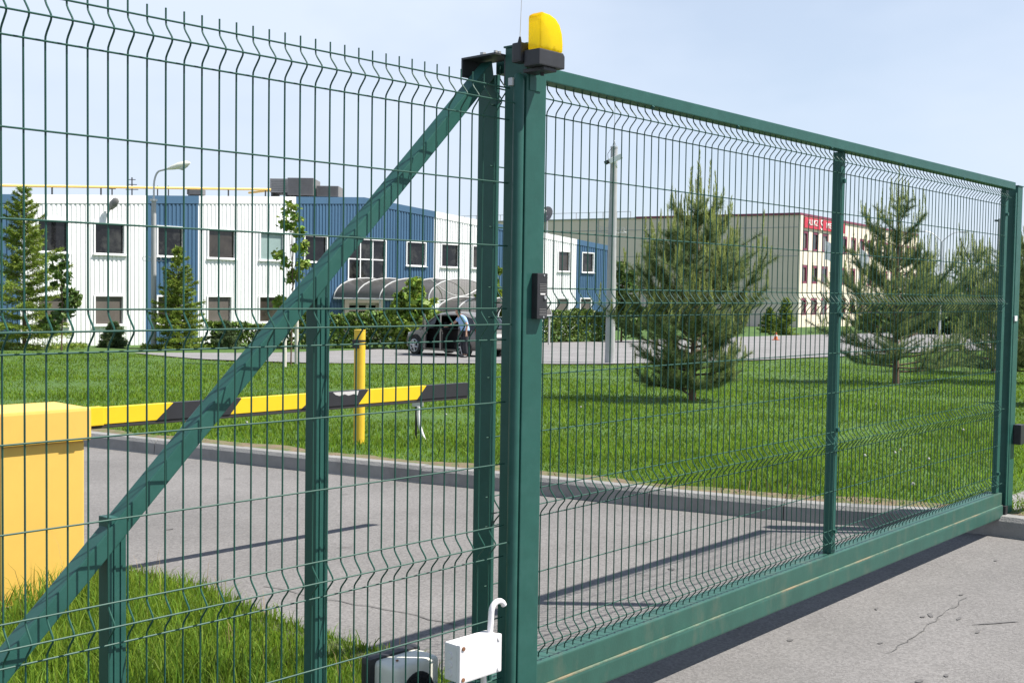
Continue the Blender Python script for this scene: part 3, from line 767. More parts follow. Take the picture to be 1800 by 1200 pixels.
for (ta, tb, m) in bands:
    n = max(1, int(round((tb-ta)/PIT))); pw = (tb-ta)/n
    mb = MB()
    for i in range(n):
        x = ta + i*pw
        prof = [(x, 0), (x+.34*pw, 0), (x+.44*pw, .032), (x+.90*pw, .032), (x+pw, 0)]
        for (a, oa), (b, ob) in zip(prof[:-1], prof[1:]):
            c = (a+b)/2; cut = [(GROUND1, GROUND1)] + sorted((z0, z1) for (w0, w1, z0, z1) in OPEN if w0 < c < w1) + [(roof_z(c)-.33, 0)]
            for (q0, q1) in zip(cut[:-1], cut[1:]):
                z0, z1 = q0[1], q1[0]
                if z1-z0 < .02: continue
                mb.quad(FP(a, oa, z0), FP(b, ob, z0), FP(b, ob, z1), FP(a, oa, z1))
    mb.build('cladding', m, b1)
    mb = MB(); k = [ta] + ([15.0] if ta < 15 < tb else []) + [tb]
    for a, b in zip(k[:-1], k[1:]):
        mb.prism([FP(a+.002, -.02, roof_z(a)-.34), FP(b-.002, -.02, roof_z(b)-.34), FP(b-.002, -.02, roof_z(b)), FP(a+.002, -.02, roof_z(a))], FN*0.075)
    mb.build('fascia', m, b1)
# body behind the cladding: side walls, roof and inner wall
DEP = 34.0
for (tt, s_) in ((T0+.05, -1), (T1-.05, 1)):
    MB().quad(FP(tt, -.05, GROUND1), FP(tt, -DEP, GROUND1-.4), FP(tt, -DEP, roof_z(tt)-.12), FP(tt, -.05, roof_z(tt)-.12)).build('side_wall', 'clad_white' if s_ < 0 else 'clad_blue', b1)
mb = MB()
for a, b in ((T0, 15), (15, T1)):
    mb.quad(FP(a, -.03, roof_z(a)-.1), FP(b, -.03, roof_z(b)-.1), FP(b, -DEP, roof_z(b)-.1), FP(a, -DEP, roof_z(a)-.1))
mb.build('roof', 'roof', b1)
MB().quad(FP(T0, -.6, GROUND1), FP(T1, -.6, GROUND1), FP(T1, -.6, 4.5), FP(T0, -.6, 4.5)).build('inner_wall', 'cardark', b1)
MB().box(FP((T0+T1)/2, 0.03, GROUND1+.28), (T1-T0, .10, .56), FAX).build('plinth', 'concrete', b1)
def window(w0, w1, z0, z1, gl, cols=1, rows=1, fw=.05, parent=b1, frame='trim_white'):
    mb = MB(); o = 0.045
    for (a, b, c, e) in ((w0-.02, w1+.02, z1-.02, z1+fw), (w0-.02, w1+.02, z0-fw, z0+.02), (w0-fw, w0+.02, z0-fw, z1+fw), (w1-.02, w1+fw, z0-fw, z1+fw)):
        mb.box(FP((a+b)/2, o-.035, (c+e)/2), (b-a, .11 + (.012 if e-c > .5 else 0), e-c), FAX)
    for i in range(1, cols): mb.box(FP(w0+(w1-w0)*i/cols, -.03, (z0+z1)/2), (.06, .05, z1-z0-.04), FAX)
    for j in range(1, rows): mb.box(FP((w0+w1)/2, -.03, z0+(z1-z0)*j/rows), (w1-w0-.04, .046, .06), FAX)
    f = mb.build('window_frame', frame, parent)
    for i in range(cols):
        for j in range(rows):
            a, b = w0+(w1-w0)*i/cols, w0+(w1-w0)*(i+1)/cols; c, e = z0+(z1-z0)*j/rows, z0+(z1-z0)*(j+1)/rows
            MB().box(FP((a+b)/2, -.055, (c+e)/2), (b-a-.01, .012, e-c-.01), FAX).build('pane', gl, f)
    MB().box(FP((w0+w1)/2, .075, z0-fw-.012), (w1-w0+.22, .12, .025), FAX).build('sill', frame, f)
random.seed(3)
for i, (a, b, c, e) in enumerate(WIN):
    gl = 'glass' if c > 2 else 'glass_mid'
    if i == 4: gl = 'glass_pale'
    if i in (10, 8, 3): gl = 'glass_warm'
    if i in (14, 16): gl = 'glass_warm'
    window(a, b, c, e, gl)
window(*BIG, 'glass', 3, 2)
# glazed entrance
dw0, dw1 = DOOR[0], DOOR[1]
mb = MB()
for t in (dw0+.15, dw1-.15): mb.box(FP(t, .05, (-1.0+.98)/2), (.30, .26, 2.1), FAX)
mb.box(FP((dw0+dw1)/2, .05, .90), (dw1-dw0-.6, .24, .16), FAX)
ent = mb.build('entrance_frame', 'doorframe', b1)
for i in range(3):
    a = dw0+.3+(dw1-dw0-.6)*i/3; b = a+(dw1-dw0-.6)/3
    mb = MB()
    for (x0, x1, z0, z1) in ((a, a+.09, -1.05, .82), (b-.09, b, -1.05, .82), (a+.09, b-.09, .70, .82), (a+.09, b-.09, -1.05, -.85), (a+.09, b-.09, .42, .50)):
        mb.box(FP((x0+x1)/2, .02, (z0+z1)/2), (x1-x0-.004, .06, z1-z0), FAX)
    lf = mb.build('door_leaf', 'doorframe', ent)
# roof furniture
def box_thing(name, label, cat, c, d, m, extra=None, group=None):
    t = thing(name, (c[0], c[1], c[2]-d[2]/2), label, cat, group)
    MB().box(c, d, FAX).build('casing', m, t, bevel=0.02)
    if extra: extra(t)
    return t
def pxd(px, py, s):
    d = _r*((px-900)/FPX) + _u*((600-py)/FPX) + _f
    return CAM + d*s
def unit_at(px0, px1, py0, py1, s, depth, label, m):
    c0 = pxd(px0, py1, s); c1 = pxd(px1, py0, s)
    c = (c0+c1)/2 + FH*depth/2; w = (c1-c0).dot(RH); h = abs(c1.z-c0.z)
    t = thing('air_conditioning_unit', (c.x, c.y, c.z-h/2), label, 'air conditioner', 'air units on the office roof')
    AX = (RH, FH, GZ)
    MB().box(c, (w, depth, h), AX).build('casing', m, t, bevel=0.02)
    for i in range(7):
        MB().box(c - FH*(depth/2+.012) + GZ*(h*(i-3)/8), (w*.86, .02, h*.03), AX).build('louvre', 'hvac', t)
    for q in (-.4, .4): MB().box(c + RH*(w*q) - GZ*(h/2+.15), (.1, depth*.9, .3), AX).build('skid', 'darkmetal', t)
    return t
unit_at(474, 506, 314, 338, 61.2, 2.0, 'light grey air conditioning unit on the roof, next to the pipe end', 'hvac_light')
unit_at(505, 551, 313, 343, 60.5, 2.2, 'large dark grey air conditioning unit on the office roof', 'hvac')
unit_at(556, 595, 327, 345, 61.0, 2.0, 'low grey air conditioning unit on the roof, rightmost of the three', 'hvac')
pipe = thing('gas_pipe', FP(2, -1, roof_z(2)), 'long yellow gas pipe running above the roof edge', 'pipe')
tt = [T0 + i*(t_of(488)-T0)/8 for i in range(9)]
MB().tube([FP(t, -.6, roof_z(t)+.36) for t in tt] + [FP(tt[-1]+.1, -.75, roof_z(tt[-1])+.33), FP(tt[-1]+.3, -2.5, roof_z(tt[-1])+.3)], .055, 10).build('pipe_run', 'gaspipe', pipe, smooth=True)
for t in tt[1:]: MB().box(FP(t-.3, -.6, roof_z(t)+.1), (.05, .05, .5), FAX).build('bracket', 'darkmetal', pipe)
def aerial(px, ptop, s, label, arms):
    p = pxd(px, 340, s); top = pxd(px, ptop, s)
    t = thing('roof_aerial', (p.x, p.y, p.z), label, 'aerial', 'aerials on the office roof')
    MB().tube([(p.x, p.y, p.z-.4), (p.x, p.y, top.z)], .03, 6).build('mast', 'darkmetal', t)
    for k in range(arms):
        z = top.z - .1 - k*.22; w = .16 + .06*k
        MB().tube([Vector((p.x, p.y, z))-RH*w, Vector((p.x, p.y, z))+RH*w], .018, 5).build('crossbar', 'darkmetal', t)
aerial(232, 312, 52, 'thin dark roof aerial with crossbars left of the tall street lamp', 3)
aerial(277, 327, 54, 'short roof aerial just right of the tall street lamp pole', 1)
aerial(296, 327, 54.5, 'small roof aerial left of the dark roof hatch', 1)
aerial(197, 328, 50, 'short stub aerial on the roof above the grey lamp shape', 1)
p = pxd(345, 338, 55)
rh = thing('roof_hatch', (p.x, p.y, p.z-.2), 'flat dark roof hatch beside the yellow gas pipe', 'hatch')
MB().box(p, (.70, .7, .26), (RH, FH, GZ)).build('lid', 'hvac', rh, bevel=0.01)
MB().box(p-GZ*.20, (.6, .6, .14), (RH, FH, GZ)).build('curb', 'darkmetal', rh)
# grey lamp-shaped form close to the white wall
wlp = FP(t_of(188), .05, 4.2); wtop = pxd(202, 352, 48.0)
wl_ = thing('lamp_shape', wlp, 'grey shape like a lamp head on a thin arm against the white wall', 'lamp')
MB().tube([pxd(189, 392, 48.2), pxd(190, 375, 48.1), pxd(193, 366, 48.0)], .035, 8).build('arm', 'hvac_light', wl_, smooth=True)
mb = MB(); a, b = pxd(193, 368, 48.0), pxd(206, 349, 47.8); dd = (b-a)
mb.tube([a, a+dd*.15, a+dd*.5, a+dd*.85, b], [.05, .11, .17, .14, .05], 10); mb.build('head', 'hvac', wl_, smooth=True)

# entrance canopies: barrel vaults of smoked sheet on white arched ribs, reaching out from the wall
def vault(name, label, t0, t1, o0, o1, ze, rise, nrib, group):
    root = thing(name, FP((t0+t1)/2, (o0+o1)/2, -1.2), label, 'canopy', group)
    K = 14
    def arch(o, off=0.0):
        return [FP(t0+(t1-t0)*(.5-.5*math.cos(math.pi*k/K)), o, ze + (rise+off)*math.sin(math.pi*k/K)**.9) for k in range(K+1)]
    for i in range(nrib-1):
        oa, ob = o0+(o1-o0)*i/(nrib-1), o0+(o1-o0)*(i+1)/(nrib-1)
        A, B = arch(oa+.01), arch(ob-.01); mb = MB()
        mb.add(A+B, [(k, k+1, K+2+k, K+1+k) for k in range(K)])
        mb.build('roof_sheet', 'poly', root, smooth=True)
    for i in range(nrib):
        o = o0+(o1-o0)*i/(nrib-1)
        mb = MB(); mb.tube(arch(o, .03), .034, 6); mb.build('rib', 'rib', root, smooth=True)
        if i in (0, nrib-1): MB().tube([FP(t0, o, ze), FP(t1, o, ze+.05)], .03, 6).build('tie', 'rib', root)
    for i in (nrib-1,):
        o = o0+(o1-o0)*i/(nrib-1)
        MB().tube([FP(t0+.2+(t1-t0)*k/10*.9, o, ze+rise*.95-.75*rise*math.sin(math.pi*k/10)) for k in range(11)], .025, 6).build('brace', 'rib', root)
    for t in (t0, t1): MB().tube([FP(t, o0, ze), FP(t, o1, ze)], .055, 6).build('eaves_tube', 'rib', root)
    for t in (t0+.05, t1-.05):
        for o in (o0+(o1-o0)*.5, o1-.1): MB().tube([FP(t, o, -1.6), FP(t, o, ze)], .05, 8).build('post', 'rib', root)
    return root
vault('entrance_canopy', 'arched smoked canopy with white ribs over the office entrance', t_of(583), t_of(583)+4.7, 0.12, 6.4, 1.06, 1.02, 5, 'canopies at the office entrance')
vault('entrance_canopy', 'lower arched canopy behind the car, below the entrance canopy', t_of(583)+0.2, t_of(583)+4.4, 6.7, 10.4, 0.36, 0.85, 4, 'canopies at the office entrance')
# ================================================================== BEIGE BUILDING
D1 = (RH*0.5525 + FH*0.834).normalized(); N1 = (RH*0.834 - FH*0.5525).normalized()
D2 = (RH*-0.834 + FH*0.5525).normalized(); N2 = (RH*-0.5525 - FH*0.834).normalized()
Q0 = LS(29.8, 122.0)
def Q(u, out, z): p = Q0 + D1*u + N1*out; return Vector((p.x, p.y, z))
def Q2(u, out, z): p = Q0 + D2*u + N2*out; return Vector((p.x, p.y, z))
def u_of(px): a = (px-900)/FPX; return (122*a-29.8)/(0.5525-0.834*a)
b2 = thing('factory_building', Q(20, -12, -1.9), 'three storey cream building with maroon windows and red roof sign', 'building')
ZT, ZB, UE, SE = 9.9, -2.6, 47.0, 48.0
cols = [u_of(1410.5), u_of(1429.3), u_of(1447), u_of(1464)]
stp = (cols[3]-cols[0])/3; u = cols[3]+stp
while u < UE-1.5: cols.append(u); u += stp
rows = [(6.25, 8.34), (2.76, 4.73), (-0.61, 1.24)]
WW = 2.0
def wall_grid(P_, ulen, z0, z1, openings, name, m, parent):
    us = sorted({0.0, ulen} | {a for o in openings for a in o[:2]}); zs = sorted({z0, z1} | {a for o in openings for a in o[2:]})
    mb = MB()
    for a, b in zip(us[:-1], us[1:]):
        for c, e in zip(zs[:-1], zs[1:]):
            if any(o[0] < (a+b)/2 < o[1] and o[2] < (c+e)/2 < o[3] for o in openings): continue
            mb.quad(P_(a, 0, c), P_(b, 0, c), P_(b, 0, e), P_(a, 0, e))
    for (a, b, c, e) in openings:
        for (p, q) in (((a, c), (b, c)), ((b, c), (b, e)), ((b, e), (a, e)), ((a, e), (a, c))):
            mb.quad(P_(p[0], 0, p[1]), P_(q[0], 0, q[1]), P_(q[0], -.35, q[1]), P_(p[0], -.35, p[1]))
    return mb.build(name, m, parent)
ops = [(c-WW/2, c+WW/2, z0, z1) for c in cols for z0, z1 in rows]
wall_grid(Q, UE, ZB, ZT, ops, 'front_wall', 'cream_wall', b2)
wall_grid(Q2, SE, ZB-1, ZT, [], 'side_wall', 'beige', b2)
A1 = (D1, N1, GZ); A2 = (D2, N2, GZ)
for (a, b, z0, z1) in ops:
    mb = MB()
    for (x0, x1, c, e) in ((a, b, z1-.28, z1), (a, b, z0, z0+.24), (a, a+.26, z0+.24, z1-.28), (b-.26, b, z0+.24, z1-.28)):
        mb.box(Q((x0+x1)/2, -.09, (c+e)/2), (x1-x0-.01, .12, e-c-.01), A1)
    f = mb.build('window_frame', 'maroon', b2)
    MB().box(Q((a+b)/2, -.16, (z0+z1)/2), (b-a-.3, .03, z1-z0-.3), A1).build('pane', 'glass_mid' if random.random() < .6 else 'glass', f)
MB().box(Q(UE/2, 0.02, ZT+.10), (UE+.3, .30, .22), A1).build('roof_trim', 'maroon', b2)
MB().box(Q2(9.6, 0.02, ZT+.10), (19.2, .30, .22), A2).build('roof_trim', 'maroon', b2)
MB().box(Q2(33.6, 0.02, ZT+.06), (28.8, .20, .14), A2).build('roof_trim', 'hvac_light', b2)
for u in (0.35,): MB().box(Q(u, .10, (ZT+ZB)/2), (.7, .2, ZT-ZB-.1), A1).build('corner_pier', 'cream_wall', b2)
for k in range(1, 8): MB().box(Q2(k*6.0, .03, (ZT+ZB)/2), (.10, .05, ZT-ZB-.2), A2).build('panel_joint', 'concrete', b2)
for z in (2.2, 5.6, 8.6): MB().box(Q2(SE/2, .02, z), (SE-.2, .03, .07), A2).build('panel_joint', 'concrete', b2)
mb = MB(); mb.add([Q(0, -.1, ZT-.1), Q(UE, -.1, ZT-.1), Q(UE, -45, ZT-.1), Q(0, -45, ZT-.1)], [(0, 1, 2, 3)]); mb.build('roof', 'roof', b2)
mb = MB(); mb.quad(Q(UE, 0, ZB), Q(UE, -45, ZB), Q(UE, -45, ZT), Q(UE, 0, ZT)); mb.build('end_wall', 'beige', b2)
for k in range(16): MB().box(Q2(20+k*1.8, -.4, ZT+.45), (.06, .06, .8), A2).build('roof_rail', 'hvac_light', b2)
MB().box(Q2(34, -.4, ZT+.85), (28, .05, .05), A2).build('roof_rail', 'hvac_light', b2)
# red sign with white letters
sg = thing('roof_sign', Q(u_of(1440), .2, 8.7), 'long red sign with white letters on the cream building', 'sign')
s0, s1 = u_of(1407), u_of(1478)
MB().box(Q((s0+s1)/2, .12, 9.18), (s1-s0, .16, 1.10), A1).build('board', 'red', sg)
def letters(txt, u0, z, size, wf=1.0):
    cu = bpy.data.curves.new('letters', 'FONT'); cu.body = txt; cu.size = size; cu.extrude = 0.02
    ob = bpy.data.objects.new('letters', cu); COL.objects.link(ob)
    dg = bpy.context.evaluated_depsgraph_get(); me = bpy.data.meshes.new_from_object(ob.evaluated_get(dg))
    bpy.data.objects.remove(ob)
    me.transform(Matrix.Scale(wf, 4, (1, 0, 0)))
    me.transform(Matrix(((D1.x, 0, N1.x, 0), (D1.y, 0, N1.y, 0), (0, 1, 0, 0), (0, 0, 0, 1))))
    me.materials.clear(); me.materials.append(M['letter'])
    o = bpy.data.objects.new('lettering', me); COL.objects.link(o); o.parent = sg; o.location = Q(u0, .235, z) - ORG[sg]
letters('ALI KZ', u_of(1411.5), 8.98, 0.85, 1.25)
letters('S', u_of(1433.5), 8.62, 1.6, 1.3)
letters('MEDAL', u_of(1443.5), 8.92, 0.85, 1.7)
# flagpoles in front of the cream building
def flag(px, s, z0, ztop, m1, m2, label, hang):
    p = pxd(px, 520, s)
    t = thing('flagpole', (p.x, p.y, lawn_z(s)), label, 'flag', 'flags before the cream building')
    MB().tube([(p.x, p.y, lawn_z(s)), (p.x, p.y, ztop)], [.07, .045], 8).build('pole', 'steel', t, smooth=True)
    mb1, mb2 = MB(), MB()
    for half, mb in ((0, mb1), (1, mb2)):
        g = []
        for i in range(7):
            for j in range(7):
                a = (i/6)*.5+half*.5; b = j/6
                off = RH*(a*hang) + FH*(.25*math.sin(a*7+b*2)*a) + GZ*(-b*1.7 - a*a*1.1)
                g.append(Vector((p.x, p.y, ztop-.15)) + off)
        mb.add(g, [(i*7+j, i*7+j+1, (i+1)*7+j+1, (i+1)*7+j) for i in range(6) for j in range(6)])
    f = mb1.build('cloth', m1, t, smooth=True); mb2.build('stripe', m2, f, smooth=True)
flag(1448, 108, 0, 6.7, 'flagwhite', 'flagblue', 'white and blue flag drooping on a pole by the cream building', 1.3)
flag(1509, 112, 0, 6.2, 'flagwhite', 'flagwhite', 'pale flag on a pole behind the second pine', 1.0)

# ================================================================== VEGETATION
def leaf_faces(c, size, flat=0.0, aspect=1.6):
    # four-cornered leaves round the points c (N,3)
    n = len(c)
    ax = unit(RNG.normal(size=(n, 3))); nn = unit(RNG.normal(size=(n, 3)) + np.array([0, 0, flat]))
    b = unit(np.cross(nn, ax)); a = np.cross(b, nn)
    sz = (size*(0.6 + 0.8*RNG.random((n, 1))))
    v = np.stack([c - a*sz*aspect/2, c + b*sz/2 + nn*sz*.12, c + a*sz*aspect/2, c - b*sz/2 + nn*sz*.12], 1).reshape(-1, 3)
    return v, np.arange(4*n).reshape(n, 4)
def needles(p0, dirs, length, width):
    n = len(p0)
    side = unit(np.cross(dirs, RNG.normal(size=(n, 3))))
    L_ = (length*(0.7+0.6*RNG.random((n, 1))))
    v = np.stack([p0 - side*width/2, p0 + side*width/2, p0 + dirs*L_], 1).reshape(-1, 3)
    return v, np.arange(3*n).reshape(n, 3)
def merge(parts):
    V, F, o = [], [], 0
    for v, f in parts: V.append(v); F.append(f+o); o += len(v)
    return np.concatenate(V), np.concatenate(F)

PROF = ([.03, .10, .20, .40, .50, .62, .80], [.60, .92, 1.04, .96, .64, .40, .20])
def pine(name, base, H, R, label, seed, nn=1.0, lean=(0, 0), low=0.10, prof=PROF):
    rs = np.random.default_rng(seed); base = Vector(base)
    t = thing(name, base, label, 'tree', 'young pines on the lawn')
    def trunk(h): return np.array([base.x + lean[0]*(h/H)**2 + .03*math.sin(h*2+seed), base.y + lean[1]*(h/H)**2 + .03*math.cos(h*1.7+seed), base.z + h])
    hs = [i/10*H*.93 for i in range(11)]
    mb = MB(); mb.tube([trunk(h) for h in hs], [max(.012, .062*(H/3.9)*(1-i/10.5)) for i in range(11)], 10)
    mb.build('trunk', 'bark', t, smooth=True)
    limb = MB(); seg = []; cand = []
    h = low*H*.6; wi = 0
    while h < H*.80:
        q = h/H
        rad = R*(.85+.30*rs.random())*np.interp(q, *prof)
        nb = 7 if q < .6 else 5
        ph = rs.random()*6.28
        for b in range(nb):
            an = ph + 6.283*b/nb + rs.normal()*.22
            ln = rad*(.55+.60*rs.random()); hj = rs.normal()*.018*H
            if rs.random() < .08: continue
            dr = np.array([math.cos(an), math.sin(an), 0])
            up0 = (-.12+1.1*q if q < .35 else .27)+.3*q; cv = .03+1.2*q if q < .33 else .42
            pts = []
            for k in range(6):
                e = k/5
                pts.append(trunk(max(.1, h+hj)) + dr*ln*e*(1-.16*e) + np.array([0, 0, ln*(up0*e*.7 + cv*e*e)]) + rs.normal(size=3)*.012*(k > 0))
            limb.tube([Vector(p) for p in pts], [.016*(1-e/6)*(1.3-q) + .004 for e in range(6)], 5)
            seg.append((pts[2], pts[3], .75)); seg.append((pts[3], pts[4], 1.0)); seg.append((pts[4], pts[5], 1.1))
            cand.append((pts[5], .24+.34*rs.random()*(.5+q)))
            for k in range(2, 6):
                for sd in (-1, 1):
                    if rs.random() < .10: continue
                    sl = ln*(.18+.20*rs.random())
                    sdv = np.array([-dr[1], dr[0], 0])*sd*.8 + dr*.6
                    p0 = pts[k]; p1 = p0 + sdv*sl + np.array([0, 0, sl*(.35+.5*rs.random())])
                    limb.tube([Vector(p0), Vector(p1)], .006, 4, False)
                    seg.append((p0, (p0+p1)/2, .8)); seg.append(((p0+p1)/2, p1, 1.0))
                    if rs.random() < (.80 if q > .2 else .4): cand.append((p1, .14+.28*rs.random()*(.5+q)))
            if q < .62:
                for k in range(2, 6):
                    for _ in range(2):
                        sl = ln*(.12+.16*rs.random()) + .06
                        sdv = unit(rs.normal(size=3)*np.array([.8, .8, .35]) + dr*.5 + np.array([0, 0, .45]))
                        p0 = pts[k]; p1 = p0 + sdv*sl
                        seg.append((p0, p1, .9))
                        if rs.random() < .35: cand.append((p1, .10+.14*rs.random()))
        h += H*((.062 if q < .4 else .095)+.02*rs.random()); wi += 1
    # the leader with its ring of shoots
    tp = trunk(H*.93)
    cand.append((tp, H*.10)); 
    for b in range(5):
        an = 6.283*b/5+.3; p0 = trunk(H*.80); p1 = p0 + np.array([math.cos(an)*.17, math.sin(an)*.17, .12])
        seg.append((p0, p1, 1.0)); cand.append((p1, .50+.18*rs.random()))
    for a, b in ((.62, .72), (.70, .82), (.80, .93)): seg.append((trunk(H*a), trunk(H*b), 1.6))
    limb.build('branch', 'bark', t, smooth=True)
    # old needles
    P0, DD = [], []
    for (a, b, w) in seg:
        ln = np.linalg.norm(b-a); k = int(nn*w*(72+290*ln)); e = rs.random((k, 1)); axd = (b-a)/max(ln, 1e-6)
        dv = unit(rs.normal(size=(k, 3)) + axd*0.75 + np.array([0, 0, .25]))
        P0.append(a+(b-a)*e); DD.append(dv)
    P0 = np.concatenate(P0); DD = np.concatenate(DD)
    v, f = needles(P0, DD, .105, .0058)
    fast('crown', v, f, 'needle', t)
    # pale new shoots standing upright
    P0, DD = [], []
    for (p, ln) in cand:
        k = int(nn*(50+420*ln)); e = rs.random((k, 1))**.8
        tilt = rs.normal(size=3)*.07; axd = unit(np.array([tilt[0], tilt[1], 1.0]))
        dv = unit(rs.normal(size=(k, 3))*np.array([1, 1, .3])*(.42*(1-e)+.12) + axd)
        P0.append(p + axd*ln*e); DD.append(dv)
    P0 = np.concatenate(P0); DD = np.concatenate(DD)
    v, f = needles(P0, DD, .066, .0072)
    fast('new_shoots', v, f, 'candle', t)
    return t
pine('pine_tree', LS(3.05, 19.38, -.20), 4.0, 1.27, 'bushy young pine on the lawn nearest the gate', 5, .9)
pine('pine_tree', LS(8.71, 26.4, -.41), 4.9, 1.55, 'tall open young pine right of the gate mid post', 9, .8, (.1, .1), .10, ([.03, .10, .25, .40, .50, .60, .72, .80], [.75, 1.0, 1.0, .82, .55, .50, .46, .25]))
pine('pine_tree', LS(14.0, 33.8, -.63), 4.2, 1.9, 'broad leaning pine by the far end of the gate', 14, .75, (-.9, .9), .08)
pine('pine_tree', LS(12.55, 27.6, -.44), 5.0, 1.5, 'pine whose tip shows above the receiving post', 21, .7)

def spruce(base, H, R, label, seed, dens=1.0, m='spruce', group='spruces by the office wall', top_bare=0.0):
    rs = np.random.default_rng(seed); base = Vector(base)
    t = thing('spruce_tree', base, label, 'tree', group)
    MB().tube([base - GZ*.1, base+GZ*H*.5, base+GZ*H*.97], [.055*H/4, .03*H/4, .006], 8).build('trunk', 'bark', t, smooth=True)
    limb = MB(); P0, DD = [], []
    h = .04*H
    while h < H*.97:
        q = h/H; nb = 9 if q < .7 else 6; ph = rs.random()*6.28
        for b in range(nb):
            an = ph+6.283*b/nb+rs.normal()*.2; ln = R*((1-q)**.85)*(.45+.8*rs.random()) + .06
            if rs.random() < .24: continue
            if q > 1-top_bare and rs.random() < .35: continue
            dr = np.array([math.cos(an), math.sin(an), 0]); bp = np.array(base)+np.array([0, 0, h])
            sag = -.28+.75*q
            pts = [bp+dr*ln*e+np.array([0, 0, ln*(sag*e+.22*e*e)]) for e in (0, .35, .7, 1.0)]
            limb.tube([Vector(p) for p in pts], [.014, .010, .006, .003], 4, False)
            k = int(dens*(42+150*ln)); e = rs.random((k, 1))**.7; bpnt = pts[0]+(pts[3]-pts[0])*e
            lat = np.array([-dr[1], dr[0], 0])
            wd = rs.normal(size=(k, 1))*ln*.20*(1.15-e)
            P0.append(bpnt+lat*wd+np.array([0, 0, 1])*(-np.abs(wd)*.35+rs.normal(size=(k, 1))*.03))
            DD.append(unit(dr*.6+lat*np.sign(wd)*.7+rs.normal(size=(k, 3))*.45+np.array([0, 0, .10])))
        h += H*.046*(1.2-.4*q)
    limb.build('branch', 'bark', t)
    P0 = np.concatenate(P0); DD = np.concatenate(DD)
    v, f = needles(P0, DD, .13, .040)
    fast('crown', v, f, m, t)
    return t
def on_lawn(px, s): l_ = (px-900)/FPX*s; return LS(l_, s, lawn_z(s))
spruce(on_lawn(42, 42.5), 6.0, 2.15, 'large spruce in front of the blue band at the left edge', 31, 1.25, top_bare=.3)
spruce(on_lawn(313, 46.0), 4.05, 1.25, 'slim spruce growing right beside the street lamp pole', 32, 1.2, top_bare=.25)
spruce(on_lawn(199, 46.3), 0.95, .50, 'tiny spruce under the ground floor window left of the street lamp', 33, 1.3, 'bluespruce')
spruce(on_lawn(393, 46.6), 1.05, .62, 'tiny spruce under the window right of the slim spruce', 34, 1.3, 'bluespruce')
spruce(on_lawn(1380, 86), 2.75, 1.0, 'lone spruce at the corner of the cream building', 35, .9, group='spruces by the cream building')
spruce(on_lawn(1352, 92), 2.0, .9, 'small spruce just left of the corner spruce', 36, .8, group='spruces by the cream building')

def leafy(name, base, H, blobs, label, seed, leaf, dens, m='leaf', trunk_r=.05, group=None, cat='tree', stem=True):
    # blobs: (dx across, dy deep, z, rx, rz)
    rs = np.random.default_rng(seed); base = Vector(base)
    t = thing(name, base, label, cat, group)
    if stem:
        mb = MB(); mb.tube([base-GZ*.1, base+GZ*H*.45+RH*.04, base+GZ*H*.92], [trunk_r, trunk_r*.7, trunk_r*.2], 8)
        for (dx, dy, z, rx, rz) in blobs:
            mb.tube([base+GZ*max(.05, min(z*.75, H*.7)), base+RH*dx*.6+FH*dy*.6+GZ*z*.92, base+RH*dx+FH*dy+GZ*z], [trunk_r*.5, trunk_r*.28, trunk_r*.12], 5)
        mb.build('trunk', 'bark', t, smooth=True)
    C = []
    for (dx, dy, z, rx, rz) in blobs:
        cen = np.array(base+RH*dx+FH*dy+GZ*z); vol = rx*rx*rz
        nc = max(6, int(34*vol**.67*dens)); 
        d_ = unit(rs.normal(size=(nc, 3)))*(rs.random((nc, 1))**.4)
        cl = cen + d_*np.array([rx, rx, rz])
        k = 26
        pts = cl[:, None, :] + rs.normal(size=(nc, k, 3))*np.array([.16, .16, .13])*max(.55, min(1.4, rx))*.8
        C.append(pts.reshape(-1, 3))
    C = np.concatenate(C)
    v, f = leaf_faces(C, leaf, .5)
    fast('crown', v, f, m, t)
    return t
# young staked tree
P = on_lawn(511, 32.0)
leafy('young_tree', P, 4.6, [(.02, 0, 4.2, .22, .40), (-.1, 0, 3.85, .25, .2), (-.25, .1, 2.95, .22, .22), (.25, 0, 3.2, .20, .22), (.1, .1, 2.4, .2, .2), (-.3, 0, 1.75, .15, .12), (.15, 0, 3.6, .15, .15), (-.12, 0, 1.15, .22, .2), (.3, -.1, 2.75, .2, .15)],
      'thin young tree tied to pale stakes in front of the office', 41, .08, .42, 'leaf', .022, cat='tree')
for px, s, h in ((500, 30.9, 1.05), (521, 33.0, 1.55)):
    p = on_lawn(px, s)
    sk = thing('tree_stake', p, 'pale round wooden stake beside the thin young tree, ' + ('nearer one' if s < 32 else 'taller farther one'), 'stake', 'stakes of the young tree')
    MB().tube([p-GZ*.1, p+GZ*h*.5, p+GZ*h], .055, 10).build('shaft', 'stake', sk, smooth=True)
    MB().tube([p+GZ*h, p+GZ*(h+.03)], [.055, .03], 10).build('tip', 'stake', sk)
P = on_lawn(107, 41.5)
leafy('young_tree', P, 3.6, [(-.1, 0, 3.2, .3, .35), (0, 0, 2.6, .35, .4), (.1, 0, 2.1, .38, .4), (.45, 0, 1.9, .25, .25), (0, .2, 1.4, .4, .35), (-.3, 0, 1.0, .5, .5)],
      'slender leafy sapling right of the large spruce', 42, .12, 1.0, 'darkleaf', .03)
P = on_lawn(730, 48.5)
leafy('shrub_tree', P, 3.3, [(0, 0, 2.7, .35, .55), (-.25, 0, 1.9, .65, .6), (.3, 0, 1.8, .6, .55), (-.7, 0, 1.0, .8, .6), (.6, .2, .95, .85, .6), (0, -.3, .8, .9, .7), (1.6, .3, .9, .6, .45)],
      'bright green bushy shrub in front of the entrance canopy', 43, .17, 3.0, 'leaf', .05)
P = on_lawn(868, 55)
